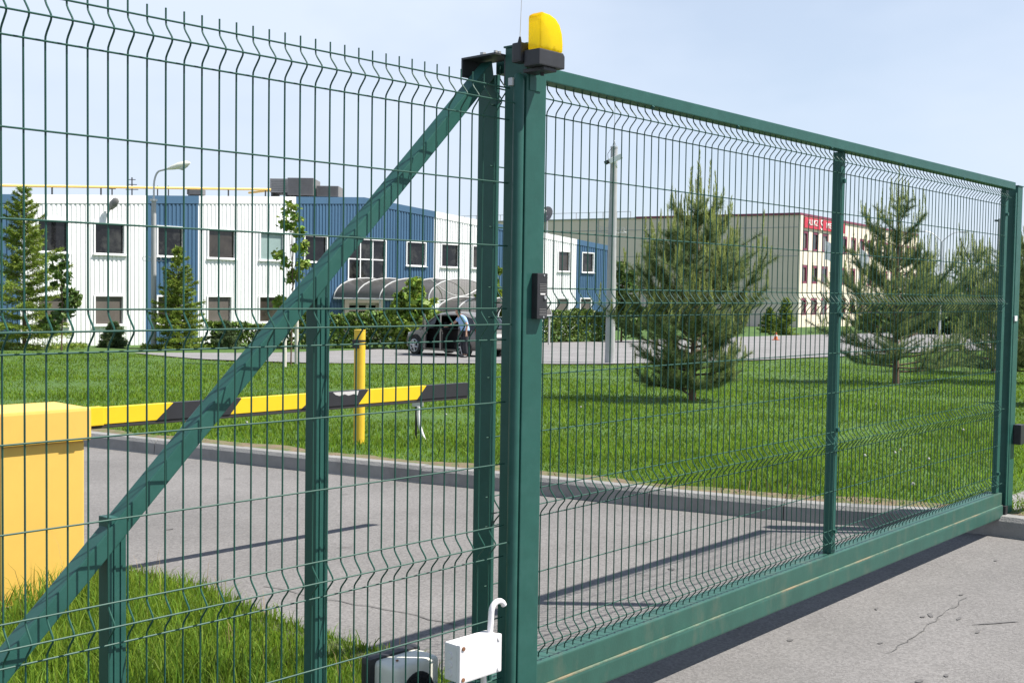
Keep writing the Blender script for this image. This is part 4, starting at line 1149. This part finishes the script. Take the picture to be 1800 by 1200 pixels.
leafy('shrub_tree', P, 4.0, [(0, 0, 3.4, .5, .6), (-.2, 0, 2.5, .7, .7), (.2, 0, 1.6, .8, .7), (0, 0, .8, .9, .6)],
      'leafy tree seen in the slot beside the gate post', 44, .17, 1.3, 'leaf', .05)
P = on_lawn(1092, 62)
leafy('shrub_tree', P, 4.8, [(-.1, 0, 4.0, .4, .6), (.2, 0, 3.1, .7, .8), (-.1, 0, 2.1, .8, .8), (.5, 0, 1.2, 1.0, .8), (1.4, 0, 1.3, .9, .7)],
      'leafy tree behind the camera pole at the hedge end', 45, .18, 1.3, 'darkleaf', .06)
def hedge(l0, s0, l1, s1, w, h, label, seed, m='hedge'):
    rs = np.random.default_rng(seed)
    a, b = LS(l0, s0, lawn_z(s0)), LS(l1, s1, lawn_z(s1)); d = b-a; ln = d.length; dn = d.normalized(); sd = Vector((-dn.y, dn.x, 0))
    t = thing('clipped_hedge', (a+b)/2, label, 'hedge', 'hedges by the office')
    n = int(ln*h*560); q = rs.random((n, 1)); e = rs.random((n, 1))*2-1; z = rs.random((n, 1))**.8
    face = rs.random(n)
    e = np.where(face[:, None] < .5, -np.sign((np.array(sd) @ np.array(FH)))*(.72+.28*rs.random((n, 1))), e)
    z = np.where(face[:, None] > .78, .90+.12*rs.random((n, 1)), z)
    z = z + .05*np.sin(q*ln*2.1)+.03*np.sin(q*ln*5.3)
    pts = np.array(a) + np.array(d)*q + np.array(sd)*e*w/2 + np.array([0, 0, 1.0])*z*h
    v, f = leaf_faces(pts, .115, .4)
    fast('foliage', v, f, m, t)
    for k in range(int(ln/1.1)):
        p = a + d*((k+.5)/max(1, int(ln/1.1))); MB().tube([p, p+GZ*h*.85], [.03, .015], 5, False).build('stem', 'bark', t)
hedge(-9.2, 48.0, -1.4, 52.5, 1.3, 1.45, 'long low hedge behind the car, below the entrance', 51)
hedge(0.9, 59.2, 5.1, 63.2, 1.4, 1.62, 'dense dark hedge between gate post and camera pole', 52)
hedge(-12.2, 46.6, -9.4, 48.6, 1.0, 1.0, 'low rough hedge under the wall, left of the long hedge', 53)
# trees far to the right
for i, (px, s, h, r, lab) in enumerate([(1640, 95, 4.6, 2.3, 'round crowned tree beyond the lawn, right of the second pine'), (1690, 105, 4.2, 2.4, 'low round tree between second and third pine, far back'),
        (1600, 108, 3.2, 2.2, 'low bushy tree at the end of the cream building'), (1735, 100, 4.2, 2.6, 'dense far tree behind the leaning pine'), (1790, 90, 5.0, 2.8, 'far tree at the right edge behind the receiving post'),
        (1560, 112, 2.6, 2.0, 'low shrub before the cream building, left of the round tree'), (1530, 100, 1.6, 1.4, 'small shrub in front of the cream building windows')]):
    P = on_lawn(px, s)
    leafy('broadleaf_tree', P, h, [(0, 0, h*.72, r*.75, h*.28), (-r*.5, 0, h*.55, r*.6, h*.28), (r*.5, 0, h*.5, r*.6, h*.28), (0, .4, h*.35, r*.9, h*.28), (r*.2, 0, h*.2, r*.8, h*.2)],
          lab, 60+i, .30, .8, 'darkleaf', .12, 'trees beyond the lawn')

# ================================================================== POLES AND LAMPS
P = on_lawn(1072.5, 36.9); zg = P.z
cpole = thing('camera_pole', P, 'tall grey concrete pole carrying a small white security camera', 'pole')
ptop = pxd(1076, 262, 36.9).z
MB().tube([P-GZ*.2, Vector((P.x+.01, P.y, 2.5)), Vector((P.x+.03, P.y, ptop))], [.160, .140, .108], 20).build('shaft', 'concrete', cpole, smooth=True)
pt = Vector((P.x+.03, P.y, ptop))
MB().tube([pt, pt+GZ*.05], .118, 20).build('cap', 'steel', cpole, smooth=True)
MB().tube([pt+GZ*.05, pt+GZ*.22, pt+GZ*.24, pt+GZ*1.6], [.03, .022, .012, .010], 8).build('mast', 'steel', cpole)
for a in (-.09, .09): MB().tube([pt+RH*a, pt+GZ*.22], .008, 5).build('mast_stay', 'steel', cpole)
hd = Vector((P.x+.03, P.y, ptop-.36)) - FH*.24
MB().box(hd+RH*.02, (.44, .17, .16), ((RH*.9+GZ*.42).normalized(), FH, (GZ*.9-RH*.42).normalized())).build('camera_housing', 'trim_white', cpole, bevel=0.015)
MB().tube([hd-RH*.19-GZ*.09, hd-RH*.31-GZ*.145], .065, 10).build('camera_lens', 'black', cpole, smooth=True)
MB().tube([hd-GZ*.05, hd+RH*.05-GZ*.2, hd+RH*.08-GZ*.25+FH*.1], .03, 8).build('camera_arm', 'trim_white', cpole, smooth=True)
MB().tube([hd-RH*.2-GZ*.05, hd-RH*.22+GZ*.15, hd-RH*.10+GZ*.34, pt+GZ*.05], .008, 6).build('camera_cable', 'black', cpole)
zr = pxd(1074, 406, 36.9).z
for a in (-.42, -.30, -.19, .19, .30, .42):
    mb = MB(); cc = Vector((P.x+.02, P.y, zr+.02*abs(a)*10-.03)) + RH*a
    mb.tube([cc+RH*(.085*math.cos(g))+GZ*(.085*math.sin(g))+FH*(.02*(g-3)) for g in [6.283*k/12 for k in range(13)]], .006, 5); mb.build('barbed_wire_coil', 'steel', cpole)
MB().tube([Vector((P.x, P.y, zr-.06))-RH*.5, Vector((P.x, P.y, zr-.06))+RH*.5], .012, 6).build('cross_arm', 'steel', cpole)

def street_lamp(P, ztop, elbow, tip, hl, label, r0=.11, headup=.09):
    t = thing('street_lamp', P, label, 'street lamp', 'street lamps')
    MB().tube([P-GZ*.2, Vector((P.x, P.y, P.z+(ztop-P.z)*.5)), Vector((P.x, P.y, ztop))], [r0, r0*.92, r0*.80], 16).build('shaft', 'concrete', t, smooth=True)
    MB().tube([Vector((P.x, P.y, ztop-.05)), Vector((P.x, P.y, ztop+.03))], r0*1.25, 16).build('collar', 'steel', t)
    pts = []
    for k in range(9):
        g = k/8*math.pi/2*.86
        pts.append(Vector((P.x, P.y, ztop)) + GZ*((elbow)*.45 + (elbow*.55)*math.sin(g)) + RH*(tip*.45*(1-math.cos(g))))
    end = Vector((P.x, P.y, ztop)) + RH*tip + GZ*(elbow+headup)
    MB().tube([Vector((P.x, P.y, ztop))] + pts + [end], .038, 10).build('arm', 'steel', t, smooth=True)
    dv = (RH + GZ*.28).normalized()
    mb = MB(); mb.tube([end-dv*.08, end+dv*hl*.12, end+dv*hl*.45, end+dv*hl*.85, end+dv*hl], [.04, .085, .13, .12, .04], 12); mb.build('head', 'cream', t, smooth=True)
    mb = MB(); mb.tube([end+dv*hl*.42-GZ*.07, end+dv*hl*.62-GZ*.12, end+dv*hl*.88-GZ*.08], [.05, .10, .05], 10); mb.build('glass_bowl', 'headlamp', t, smooth=True)
    return t
P = on_lawn(269.5, 46.0)
sl = street_lamp(P, pxd(270, 352, 46).z, 1.15, .60, .85, 'tall street lamp with curved arm before the left office wall')
for q in (-1, 1):
    mb = MB(); zc = pxd(269, 455, 46).z
    for k in range(2): 
        cc = Vector((P.x, P.y, zc)) + RH*q*(.2+.17*k)
        mb.tube([cc+RH*(.085*math.cos(g))+GZ*(.085*math.sin(g)) for g in [6.283*j/12 for j in range(13)]], .010, 5)
    mb.build('barbed_wire_coil', 'steel', sl)
# double-armed lamp far right
P = on_lawn(1651, 88); ztop = pxd(1650, 425, 88).z
t = thing('street_lamp', P, 'thin far street lamp with two drooping arms between pines', 'street lamp', 'street lamps')
MB().tube([P, Vector((P.x, P.y, ztop))], [.11, .06], 10).build('shaft', 'steel', t, smooth=True)
for q in (-1, 1):
    MB().tube([Vector((P.x, P.y, ztop))+RH*q*1.35*e+GZ*(.75*math.sin(e*1.7)) for e in (0, .2, .4, .6, .8, 1)], .035, 6).build('arm', 'steel', t, smooth=True)
    MB().box(Vector((P.x, P.y, ztop+.74))+RH*q*1.6, (.6, .2, .10), (RH, FH, GZ)).build('head', 'steel', t, bevel=.03)
P = on_lawn(1752.5, 60); ztop = pxd(1752, 385, 60).z
t = thing('utility_pole', P, 'grey utility pole rising behind the far end of the gate', 'pole')
MB().tube([P, Vector((P.x, P.y, ztop))], [.17, .13], 14).build('shaft', 'concrete', t, smooth=True)
MB().tube([Vector((P.x, P.y, ztop)), Vector((P.x, P.y, ztop+1.7))], .04, 8).build('mast', 'steel', t)
MB().box((P.x, P.y, ztop-.1), (.6, .1, .1), (RH, FH, GZ)).build('cross_arm', 'darkmetal', t)
P = on_lawn(1301, 100); ztop = pxd(1300, 414, 100).z
# lamp on the beige wall and dish on the office roof
w = Q2(14.0, 0.1, ztop)
t = thing('wall_floodlight', w, 'small white floodlight on the shaded beige wall', 'lamp')
MB().tube([w, w+N2*.9+GZ*.1], .05, 6).build('arm', 'steel', t)
MB().sphere(w+N2*1.1+GZ*.05, (.38, .38, .22), 12, 8).build('head', 'trim_white', t, smooth=True)
p = pxd(962, 388, 82)
t = thing('satellite_dish', p, 'grey satellite dish on the roof beside the gate post', 'satellite dish')
mb = MB(); K = 16; vs = []
dn = (RH*-.6-FH*.7+GZ*.35).normalized(); ua = dn.orthogonal().normalized(); ub = dn.cross(ua)
for j in range(5):
    for k in range(K): vs.append(p+GZ*.35+(ua*math.cos(6.283*k/K)+ub*math.sin(6.283*k/K))*(.62*j/4)+dn*(.22*(j/4)**2))
mb.add(vs, [(j*K+k, j*K+(k+1) % K, (j+1)*K+(k+1) % K, (j+1)*K+k) for j in range(4) for k in range(K)]); mb.build('reflector', 'hvac', t, smooth=True)
MB().tube([p+GZ*.35-ub*.6, p+GZ*.35+dn*.75], .025, 6).build('feed_arm', 'steel', t)
MB().sphere(p+GZ*.35+dn*.78+RH*.25, .14, 10, 6).build('receiver', 'trim_white', t, smooth=True)
MB().tube([p-GZ*1.2, p+GZ*.35], .05, 8).build('mast', 'steel', t)
# cone
P = on_lawn(1364, 70); P.z += .045
t = thing('traffic_cone', P, 'orange traffic cone on the car park by the small spruces', 'cone')
MB().box(P+GZ*.02, (.38, .38, .04), (RH, FH, GZ)).build('foot', 'cone', t)
MB().tube([P+GZ*.042, P+GZ*.52], [.12, .03], 14).build('body', 'cone', t, smooth=True)
MB().tube([P+GZ*.24, P+GZ*.33], [.088, .070], 14, False).build('band', 'letter', t, smooth=True)
# sign and blue container at the right edge
t = thing('notice_sign', (7.24, .10, .12), 'small white notice sign beside the receiving post', 'sign')
MB().bb(7.15, 7.55, .085, .092, .50, .66).build('plate', 'whitepl', t)
MB().bb(7.33, 7.36, .0925, .11, .10, .62).build('stake', 'steel', t)
MB().bb(7.165, 7.18, .0835, .0848, .555, .60).build('marking', 'stripe', t)
cc = LS(8.95, 19.4, lawn_z(19.4))
t = thing('blue_container', cc, 'blue metal container at the right edge behind the receiving post', 'container')
AX = (RH, FH, GZ)
MB().box(cc+GZ*.70+RH*.85, (1.7, 1.3, 1.25), AX).build('body', 'bluebox', t, bevel=.02)
for k in range(6): MB().box(cc+GZ*.70+RH*(.12+.30*k)-FH*.665, (.06, .03, 1.2), AX).build('rib', 'bluebox', t)
MB().box(cc+GZ*1.345+RH*.85, (1.78, 1.38, .05), AX).build('lid', 'bluebox', t, bevel=.01)
for k in (.1, 1.6): MB().box(cc+GZ*.0+RH*k, (.1, 1.2, .2), AX).build('skid', 'darkmetal', t)
# ================================================================== CAR
CH = (RH*-.70 + FH*.714).normalized(); CL = (RH*-.714 - FH*.70).normalized()
_w = LS(-3.52, 43.08)
CO = _w - CH*1.315 - CL*.78; CO.z = lawn_z(43) + 0.05
def K(x, y, z): return CO + CH*x + CL*y + GZ*z
KX_ = (CH, CL, GZ)
car = thing('parked_car', CO, 'grey brown car with both left doors open by the hedge', 'car')
low = [(-2.14, .48, .80, .68), (-2.08, .34, .96, .78), (-1.7, .26, 1.02, .855), (-1.05, .22, 1.01, .88), (-.15, .21, .99, .885), (.85, .22, .96, .88), (1.35, .24, .90, .865), (1.75, .26, .82, .81), (2.02, .30, .70, .70), (2.12, .42, .58, .55)]
def ringL(x, zb, zt, w):
    h = [(w*.90, zb), (w*.985, zb+.10), (w, zb+(zt-zb)*.45), (w*.985, zt-.10), (w*.93, zt), (w*.5, zt+.035)]
    return [(x, y, z) for y, z in h] + [(x, -y, z) for y, z in reversed(h)]
mb = MB(); R_ = [ringL(*q) for q in low]; nr_ = len(R_[0])
vs = [K(*p) for r in R_ for p in r]; fs = []
for i in range(len(R_)-1):
    for k in range(nr_):
        if i in (3, 4) and k in (0, 1, 2, 3): continue            # the open doorways on the left
        fs.append((i*nr_+k, i*nr_+(k+1) % nr_, (i+1)*nr_+(k+1) % nr_, (i+1)*nr_+k))
fs += [tuple(range(nr_)), tuple((len(R_)-1)*nr_+k for k in range(nr_))]
mb.add(vs, fs); mb.build('body', 'carpaint', car, smooth=True)
cab_ = [(-2.02, 1.03, .70), (-1.62, 1.46, .60), (-1.0, 1.585, .60), (-.1, 1.60, .60), (.32, 1.55, .58), (1.12, .955, .72)]
def ringC(x, zr, wr):
    zb = 1.0 if x < .5 else .94
    return [(x, .84, zb), (x, wr+.06, zr-.07), (x, wr-.06, zr), (x, 0, zr+.02), (x, -wr+.06, zr), (x, -wr-.06, zr-.07), (x, -.84, zb)]
C_ = [[K(*p) for p in ringC(*q)] for q in cab_]
mg, mr_ = MB(), MB()
for i in range(len(C_)-1):
    for k in range(6):
        q = (C_[i][k], C_[i][k+1], C_[i+1][k+1], C_[i+1][k])
        if k in (0, 5):
            if k == 0 and i in (2, 3): continue
            mg.quad(*q)
        elif i == 4 or i == 0: mg.quad(*q)
        else: mr_.quad(*q)
mg.build('window_glass', 'carglass', car, smooth=False); mr_.build('roof', 'carpaint', car, smooth=True)
for (a, b) in ((C_[4][1], C_[5][0]), (C_[4][5], C_[5][6]), (C_[2][1], Vector(K(-1.08, .85, 1.0))), (C_[0][0], C_[1][1]), (C_[2][1], C_[4][1])):
    MB().tube([a, b], .032, 6).build('pillar', 'carpaint', car)
MB().box(K(-.1, -.05, .62), (1.95, 1.40, .70), KX_).build('cabin_interior', 'cardark', car)
for x in (.25, -.75):
    s_ = MB().box(K(x, .36, .55), (.50, .48, .22), KX_).build('seat', 'cardark', car, bevel=.04)
    MB().box(K(x-.27, .36, .92), (.16, .46, .62), KX_).build('seat_back', 'cardark', s_, bevel=.04)
MB().box(K(-.1, .845, .245), (1.95, .06, .09), KX_).build('sill', 'carpaint', car, bevel=.01)
def door(hx, ln, ang, wz):
    g = math.radians(ang); dd = (CH*-math.cos(g) + CL*math.sin(g)).normalized(); dn_ = dd.cross(GZ); H_ = K(hx, .885, 0)
    AX_ = (dd, dn_, GZ)
    if dn_.dot(CH) < 0: dn_ = -dn_
    o = MB().box(H_+dd*(ln/2)+GZ*.64, (ln, .05, .74), AX_).build('door', 'carpaint', car, bevel=.02)
    MB().box(H_+dd*(ln/2)+GZ*.63-dn_*.05, (ln-.08, .045, .64), AX_).build('door_trim', 'cardark', o, bevel=.015)
    for a, b in (((.02, 1.0), (.26 if hx > 0 else .03, wz)), ((.26 if hx > 0 else .03, wz), (ln-.10, wz)), ((ln-.10, wz), (ln-.01, 1.0))):
        MB().tube([H_+dd*a[0]+GZ*a[1], H_+dd*b[0]+GZ*b[1]], .026, 6).build('window_frame', 'carpaint', o)
    mb = MB(); mb.add([H_+dd*q+GZ*z for q, z in ((.06, 1.0), (.28 if hx > 0 else .06, wz-.03), (ln-.13, wz-.03), (ln-.04, 1.0))], [(0, 1, 2, 3)]); mb.build('window_pane', 'carglass', o)
    MB().box(H_+dd*(ln-.2)+GZ*.86-dn_*.08, (.16, .02, .03), AX_).build('inner_handle', 'alloy', o)
door(.86, 1.05, 36, 1.50); door(-.14, .92, 42, 1.50)
MB().box(K(.78, .97, 1.02), (.12, .20, .14), KX_).build('wing_mirror', 'carpaint', car, bevel=.03)
for x in (1.315, -1.315):
    for sgn in (1, -1):
        c = K(x, sgn*.80, .335)
        w_ = MB().tube([c-CL*.11, c-CL*.10, c+CL*.10, c+CL*.11], [.29, .335, .335, .29], 28).build('wheel', 'tyre', car, smooth=True)
        MB().tube([c+CL*sgn*.1105, c+CL*sgn*.1165], .225, 24).build('rim_disc', 'cardark', w_)
        mb = MB()
        for k in range(6):
            g = 6.283*k/6+.3; d_ = CH*math.cos(g)+GZ*math.sin(g)
            mb.tube([c+CL*sgn*.125, c+CL*sgn*.122+d_*.22], [.042, .034], 6)
        mb.tube([c+CL*sgn*.118+CH*(.225*math.cos(6.283*k/24))+GZ*(.225*math.sin(6.283*k/24)) for k in range(25)], .020, 6)
        mb.build('rim', 'alloy', w_, smooth=True)
        mb = MB()
        mb.tube([K(x+.385*math.cos(math.pi*k/12), sgn*.868, .335+.385*math.sin(math.pi*k/12)) for k in range(13)], .040, 6); mb.build('wheel_arch', 'cardark', car)
for sgn in (1, -1):
    MB().box(K(1.86, sgn*.66, .72), (.30, .16, .15), ((CH*.8-CL*sgn*.6).normalized(), (CL*.8+CH*sgn*.6).normalized(), GZ)).build('headlight', 'headlamp', car, bevel=.04)
    MB().box(K(-2.00, sgn*.72, .98), (.22, .22, .24), ((CH*.85+CL*sgn*.5).normalized(), (CL*.85-CH*sgn*.5).normalized(), GZ)).build('tail_light', 'tail', car, bevel=.03)
MB().box(K(-2.10, 0, .45), (.16, 1.45, .24), KX_).build('bumper', 'carpaint', car, bevel=.05)
MB().box(K(2.03, 0, .38), (.18, 1.25, .22), KX_).build('bumper', 'carpaint', car, bevel=.05)
MB().box(K(-2.165, 0, .80), (.02, .52, .12), KX_).build('number_plate', 'letter', car)

# ================================================================== PERSON
def skin_obj(name, pts, edges, radii, m, parent, root=0, sub=2):
    me = bpy.data.meshes.new(name); o_ = ORG[parent]
    me.from_pydata([tuple(Vector(p)-o_) for p in pts], edges, [])
    me.materials.append(M[m])
    o = bpy.data.objects.new(name, me); COL.objects.link(o); o.parent = parent; ORG[o] = o_
    md = o.modifiers.new('skin', 'SKIN'); md.use_smooth_shade = True
    sv = me.skin_vertices[0].data
    for i, r in enumerate(radii):
        sv[i].radius = (r, r) if not isinstance(r, tuple) else r; sv[i].use_root = (i == root)
    o.modifiers.new('subdivision', 'SUBSURF').render_levels = sub
    return o
PP = LS(-1.62, 40.2, lawn_z(40.2)+.047)
def H(l, f, z): return PP + RH*l + FH*f + GZ*z
man = thing('person', PP, 'person in light blue shirt and dark trousers leaning into the open car', 'person')
bp = [H(0, 0, .92), H(-.05, .03, 1.12), H(-.13, .06, 1.32), H(-.20, .09, 1.44), H(-.25, .11, 1.50), H(-.29, .12, 1.57), H(-.30, .12, 1.66),
      H(-.06, -.17, 1.36), H(.07, -.21, 1.13), H(.045, -.24, .90), H(.035, -.245, .80),
      H(-.20, .26, 1.36), H(-.42, .30, 1.16), H(-.60, .22, 1.08), H(-.68, .20, 1.06),
      H(.03, -.09, .86), H(.00, -.10, .48), H(.05, -.10, .09), H(-.12, -.12, .04),
      H(-.02, .11, .86), H(-.12, .13, .48), H(-.04, .16, .09), H(-.20, .15, .04)]
be = [(0, 1), (1, 2), (2, 3), (3, 4), (4, 5), (5, 6), (2, 7), (7, 8), (8, 9), (9, 10), (2, 11), (11, 12), (12, 13), (13, 14), (0, 15), (15, 16), (16, 17), (17, 18), (0, 19), (19, 20), (20, 21), (21, 22)]
br = [.14, .13, .145, .075, .058, .092, .072, .062, .042, .030, .036, .062, .042, .030, .036, .088, .06, .042, .038, .088, .06, .042, .038]
for k, (a, b) in enumerate(((.03, -.02), (.015, -.01), (0, -.008), (-.015, -.01), (.045, .03))):     # fingers of both hands
    i = len(bp); bp += [H(.035+a*.9, -.25+b, .765), H(.030+a, -.255+b, .725)]; be += [(10, i), (i, i+1)]; br += [.010, .008]
    i = len(bp); bp += [H(-.715, .20+a*.9, 1.05+b*.5), H(-.755, .20+a, 1.035+b*.5)]; be += [(14, i), (i, i+1)]; br += [.010, .008]
body = skin_obj('body', bp, be, br, 'skin', man)
skin_obj('shirt', [H(.0, 0, .86), H(0, 0, .95), H(-.05, .03, 1.13), H(-.13, .06, 1.33), H(-.185, .085, 1.425), H(-.06, -.17, 1.365), H(.035, -.20, 1.20), H(-.20, .26, 1.365), H(-.33, .28, 1.24)],
         [(0, 1), (1, 2), (2, 3), (3, 4), (3, 5), (5, 6), (3, 7), (7, 8)], [.165, .170, .165, .175, .090, .085, .072, .085, .072], 'shirt', man)
skin_obj('trousers', [H(0, 0, .93), H(.03, -.09, .84), H(.00, -.10, .48), H(.05, -.10, .09), H(-.02, .11, .84), H(-.12, .13, .48), H(-.04, .16, .09)],
         [(0, 1), (1, 2), (2, 3), (0, 4), (4, 5), (5, 6)], [.15, .105, .080, .070, .105, .080, .070], 'trouser', man)
skin_obj('hair', [H(-.285, .125, 1.60), H(-.285, .125, 1.68), H(-.235, .13, 1.60)], [(0, 1), (0, 2)], [.104, .090, .085], 'hair', man)
for (l, f) in ((-.02, -.11), (-.10, .155)):
    MB().sphere(H(l, f, .04), (.13, .09, .06), 10, 6).build('shoe', 'black', man, smooth=True)
for f in (.03, .21): MB().sphere(H(-.275, f, 1.585), (.02, .015, .03), 8, 5).build('ear', 'skin', man, smooth=True)

# ================================================================== GRASS
def blades(n, l_rng, s_rng, hmin, hmax, wf, name, label, mtl, keep, curl=.5):
    s = np.exp(math.log(s_rng[0]) + math.log(s_rng[1]/s_rng[0])*RNG.random(n))
    l_ = (l_rng[0] + (l_rng[1]-l_rng[0])*RNG.random(n))*s
    x = CAM.x + RH.x*l_ + FH.x*s; y = CAM.y + RH.y*l_ + FH.y*s
    k = keep(x, y, l_, s); x, y, l_, s = x[k], y[k], l_[k], s[k]; n = len(x)
    z = np.array([lawn_z(q) for q in s]) - .005
    p = np.stack([x, y, z], 1)
    patch = .75 + .35*np.sin(x*1.3+np.sin(y*.9)*2)*np.cos(y*1.1) + .2*RNG.random(n)
    h = (hmin + (hmax-hmin)*RNG.random(n))*np.clip(patch, .5, 1.3)
    an = RNG.random(n)*6.283; sd = np.stack([np.cos(an), np.sin(an), np.zeros(n)], 1)
    bd = RNG.normal(size=(n, 3))*np.array([curl, curl, 0])
    w = (wf*(.7+.6*RNG.random(n))*(1+s*.07))[:, None]
    mid = p + bd*h[:, None]*.30 + np.array([0, 0, .62])*h[:, None]
    tip = p + bd*h[:, None]*.85 + np.array([0, 0, 1.0])*h[:, None]
    v = np.stack([p-sd*w, p+sd*w, mid+sd*w*.75, mid-sd*w*.75, tip], 1).reshape(-1, 3)
    b = np.arange(n)[:, None]*5
    f = np.concatenate([b+np.array([[0, 1, 2]]), b+np.array([[0, 2, 3]]), b+np.array([[3, 2, 4]])], 0)
    return tag(fast(name, v, f, mtl), label, 'grass', kind='stuff')
def not_park(l_, s):
    ne = np.array(NE); return s < np.interp(l_, ne[:, 0], ne[:, 1])
blades(270000, (-.46, .48), (7.5, 62), .035, .080, .0032, 'lawn_grass', 'short green lawn grass beyond the kerb', 'blade', lambda x, y, l_, s: (beyond_kerb(x, y) > .19 + .12*RNG.random(len(x))) & not_park(l_, s))
blades(3000, (-.46, .48), (7.5, 13), .12, .22, .0022, 'kerb_grass', 'straggly grass and dry stalks along the kerb', 'straw', lambda x, y, l_, s: (beyond_kerb(x, y) > .12) & (beyond_kerb(x, y) < .28))
# long grass on the verge
def verge_blades(n, hmin, hmax, w0, name, label, mtl, cond=None, curl=.35, xr=(-.35, 2.3)):
    x = xr[0] + (xr[1]-xr[0])*RNG.random(n); y = -0.25 + 4.3*RNG.random(n)
    k = np.array([in_verge(a, b) for a, b in zip(x, y)])
    k &= ~((x > 1.24) & (x < 1.71) & (y > 2.94) & (y < 3.32)) & ~((x > mx0-.04) & (x < mx1+.02) & (y > my0-.01) & (y < my1+.02))
    k &= ~((y > -.12) & (y < .30) & (x < 1.9) & (RNG.random(n) < .55))
    if cond: k &= cond(x, y)
    x, y = x[k], y[k]; n = len(x)
    d = np.array([math.hypot((a-cx)/1.0, 0) for a in x])
    z = np.full(n, .045); z[x > 2.0] = .02
    p = np.stack([x, y, z-.02], 1)
    patch = .75 + .3*np.sin(x*3.1+2)*np.cos(y*2.3) + .25*RNG.random(n)
    h = (hmin+(hmax-hmin)*RNG.random(n)**1.6)*patch*np.clip((2.28-x)/.8, .5, 1)*np.clip((4.0-y)/1.2, .5, 1)
    an = RNG.random(n)*6.283; sd = np.stack([np.cos(an), np.sin(an), np.zeros(n)], 1)
    bd = RNG.normal(size=(n, 3))*np.array([curl, curl, 0]); w = (w0*(.6+.8*RNG.random(n)))[:, None]; hh = h[:, None]
    q = [p, p+bd*hh*.14+np.array([0, 0, .45])*hh, p+bd*hh*.45+np.array([0, 0, .82])*hh, p+bd*hh*.95+np.array([0, 0, 1.0])*hh]
    v = np.stack([q[0]-sd*w, q[0]+sd*w, q[1]+sd*w*.9, q[1]-sd*w*.9, q[2]+sd*w*.6, q[2]-sd*w*.6, q[3]], 1).reshape(-1, 3)
    b = np.arange(n)[:, None]*7
    f = np.concatenate([b+np.array([t]) for t in ([0, 1, 2], [0, 2, 3], [3, 2, 4], [3, 4, 5], [5, 4, 6])], 0)
    return tag(fast(name, v, f, mtl), label, 'grass', kind='stuff')
verge_blades(42000, .08, .24, .0028, 'long_grass', 'long green grass round the barrier and under the fence', 'blade2')
verge_blades(16000, .05, .14, .0028, 'edge_grass', 'short ragged grass along the driveway edge of the verge', 'blade2', xr=(1.5, 2.24))
verge_blades(420, .25, .44, .0015, 'seed_stalks', 'thin dry seed stalks standing in the long grass', 'straw', lambda x, y: (x > 1.5) | (y > 2.4), .22)
# dandelion clocks
rs = np.random.default_rng(4)
spots = [(1693, 755), (1573, 795), (1583, 790), (1632, 806), (1021, 715), (434, 742), (1520, 800), (1540, 710), (784, 728), (1605, 850), (1395, 660), (1430, 700)]
def lawn_hit(px, py):
    lo, hi = 3.0, 80.0
    for _ in range(50):
        m_ = (lo+hi)/2
        if pxd(px, py, m_).z > lawn_z(m_)+.09: lo = m_
        else: hi = m_
    return pxd(px, py, lo)
DL = ['white dandelion seed head closest to the far end of the gate', 'left one of a close pair of dandelion seed heads right of the mid post', 'right one of a close pair of dandelion seed heads right of the mid post',
      'dandelion seed head just right of the close pair', 'dandelion seed head in the lawn right of the gate post', 'dandelion seed head in the lawn under the boom, left of the yellow post',
      'dandelion seed head left of the close pair, near the mid post', 'small dandelion seed head in front of the second pine', 'dandelion seed head near the conduit stand',
      'lowest dandelion seed head, near the kerb right of the mid post', 'farthest dandelion seed head, between the first pine and the mid post', 'dandelion seed head just left of the gate mid post']
mb = MB(); mb.sphere((0, 0, .10), .0135, 10, 7); o = mb.build('x', 'dandelion', smooth=True); hm = o.data; bpy.data.objects.remove(o)
mb = MB(); mb.tube([(0, 0, -.02), (.004, 0, .05), (0, 0, .09)], .0025, 5); o = mb.build('x', 'blade2'); sm = o.data; bpy.data.objects.remove(o)
for i, (px, py) in enumerate(spots):
    p = lawn_hit(px, py); p.z -= .10
    t = thing('dandelion', p, DL[i], 'flower', 'dandelion seed heads in the lawn')
    mesh_obj('seed_head', hm, t); mesh_obj('stalk', sm, t)
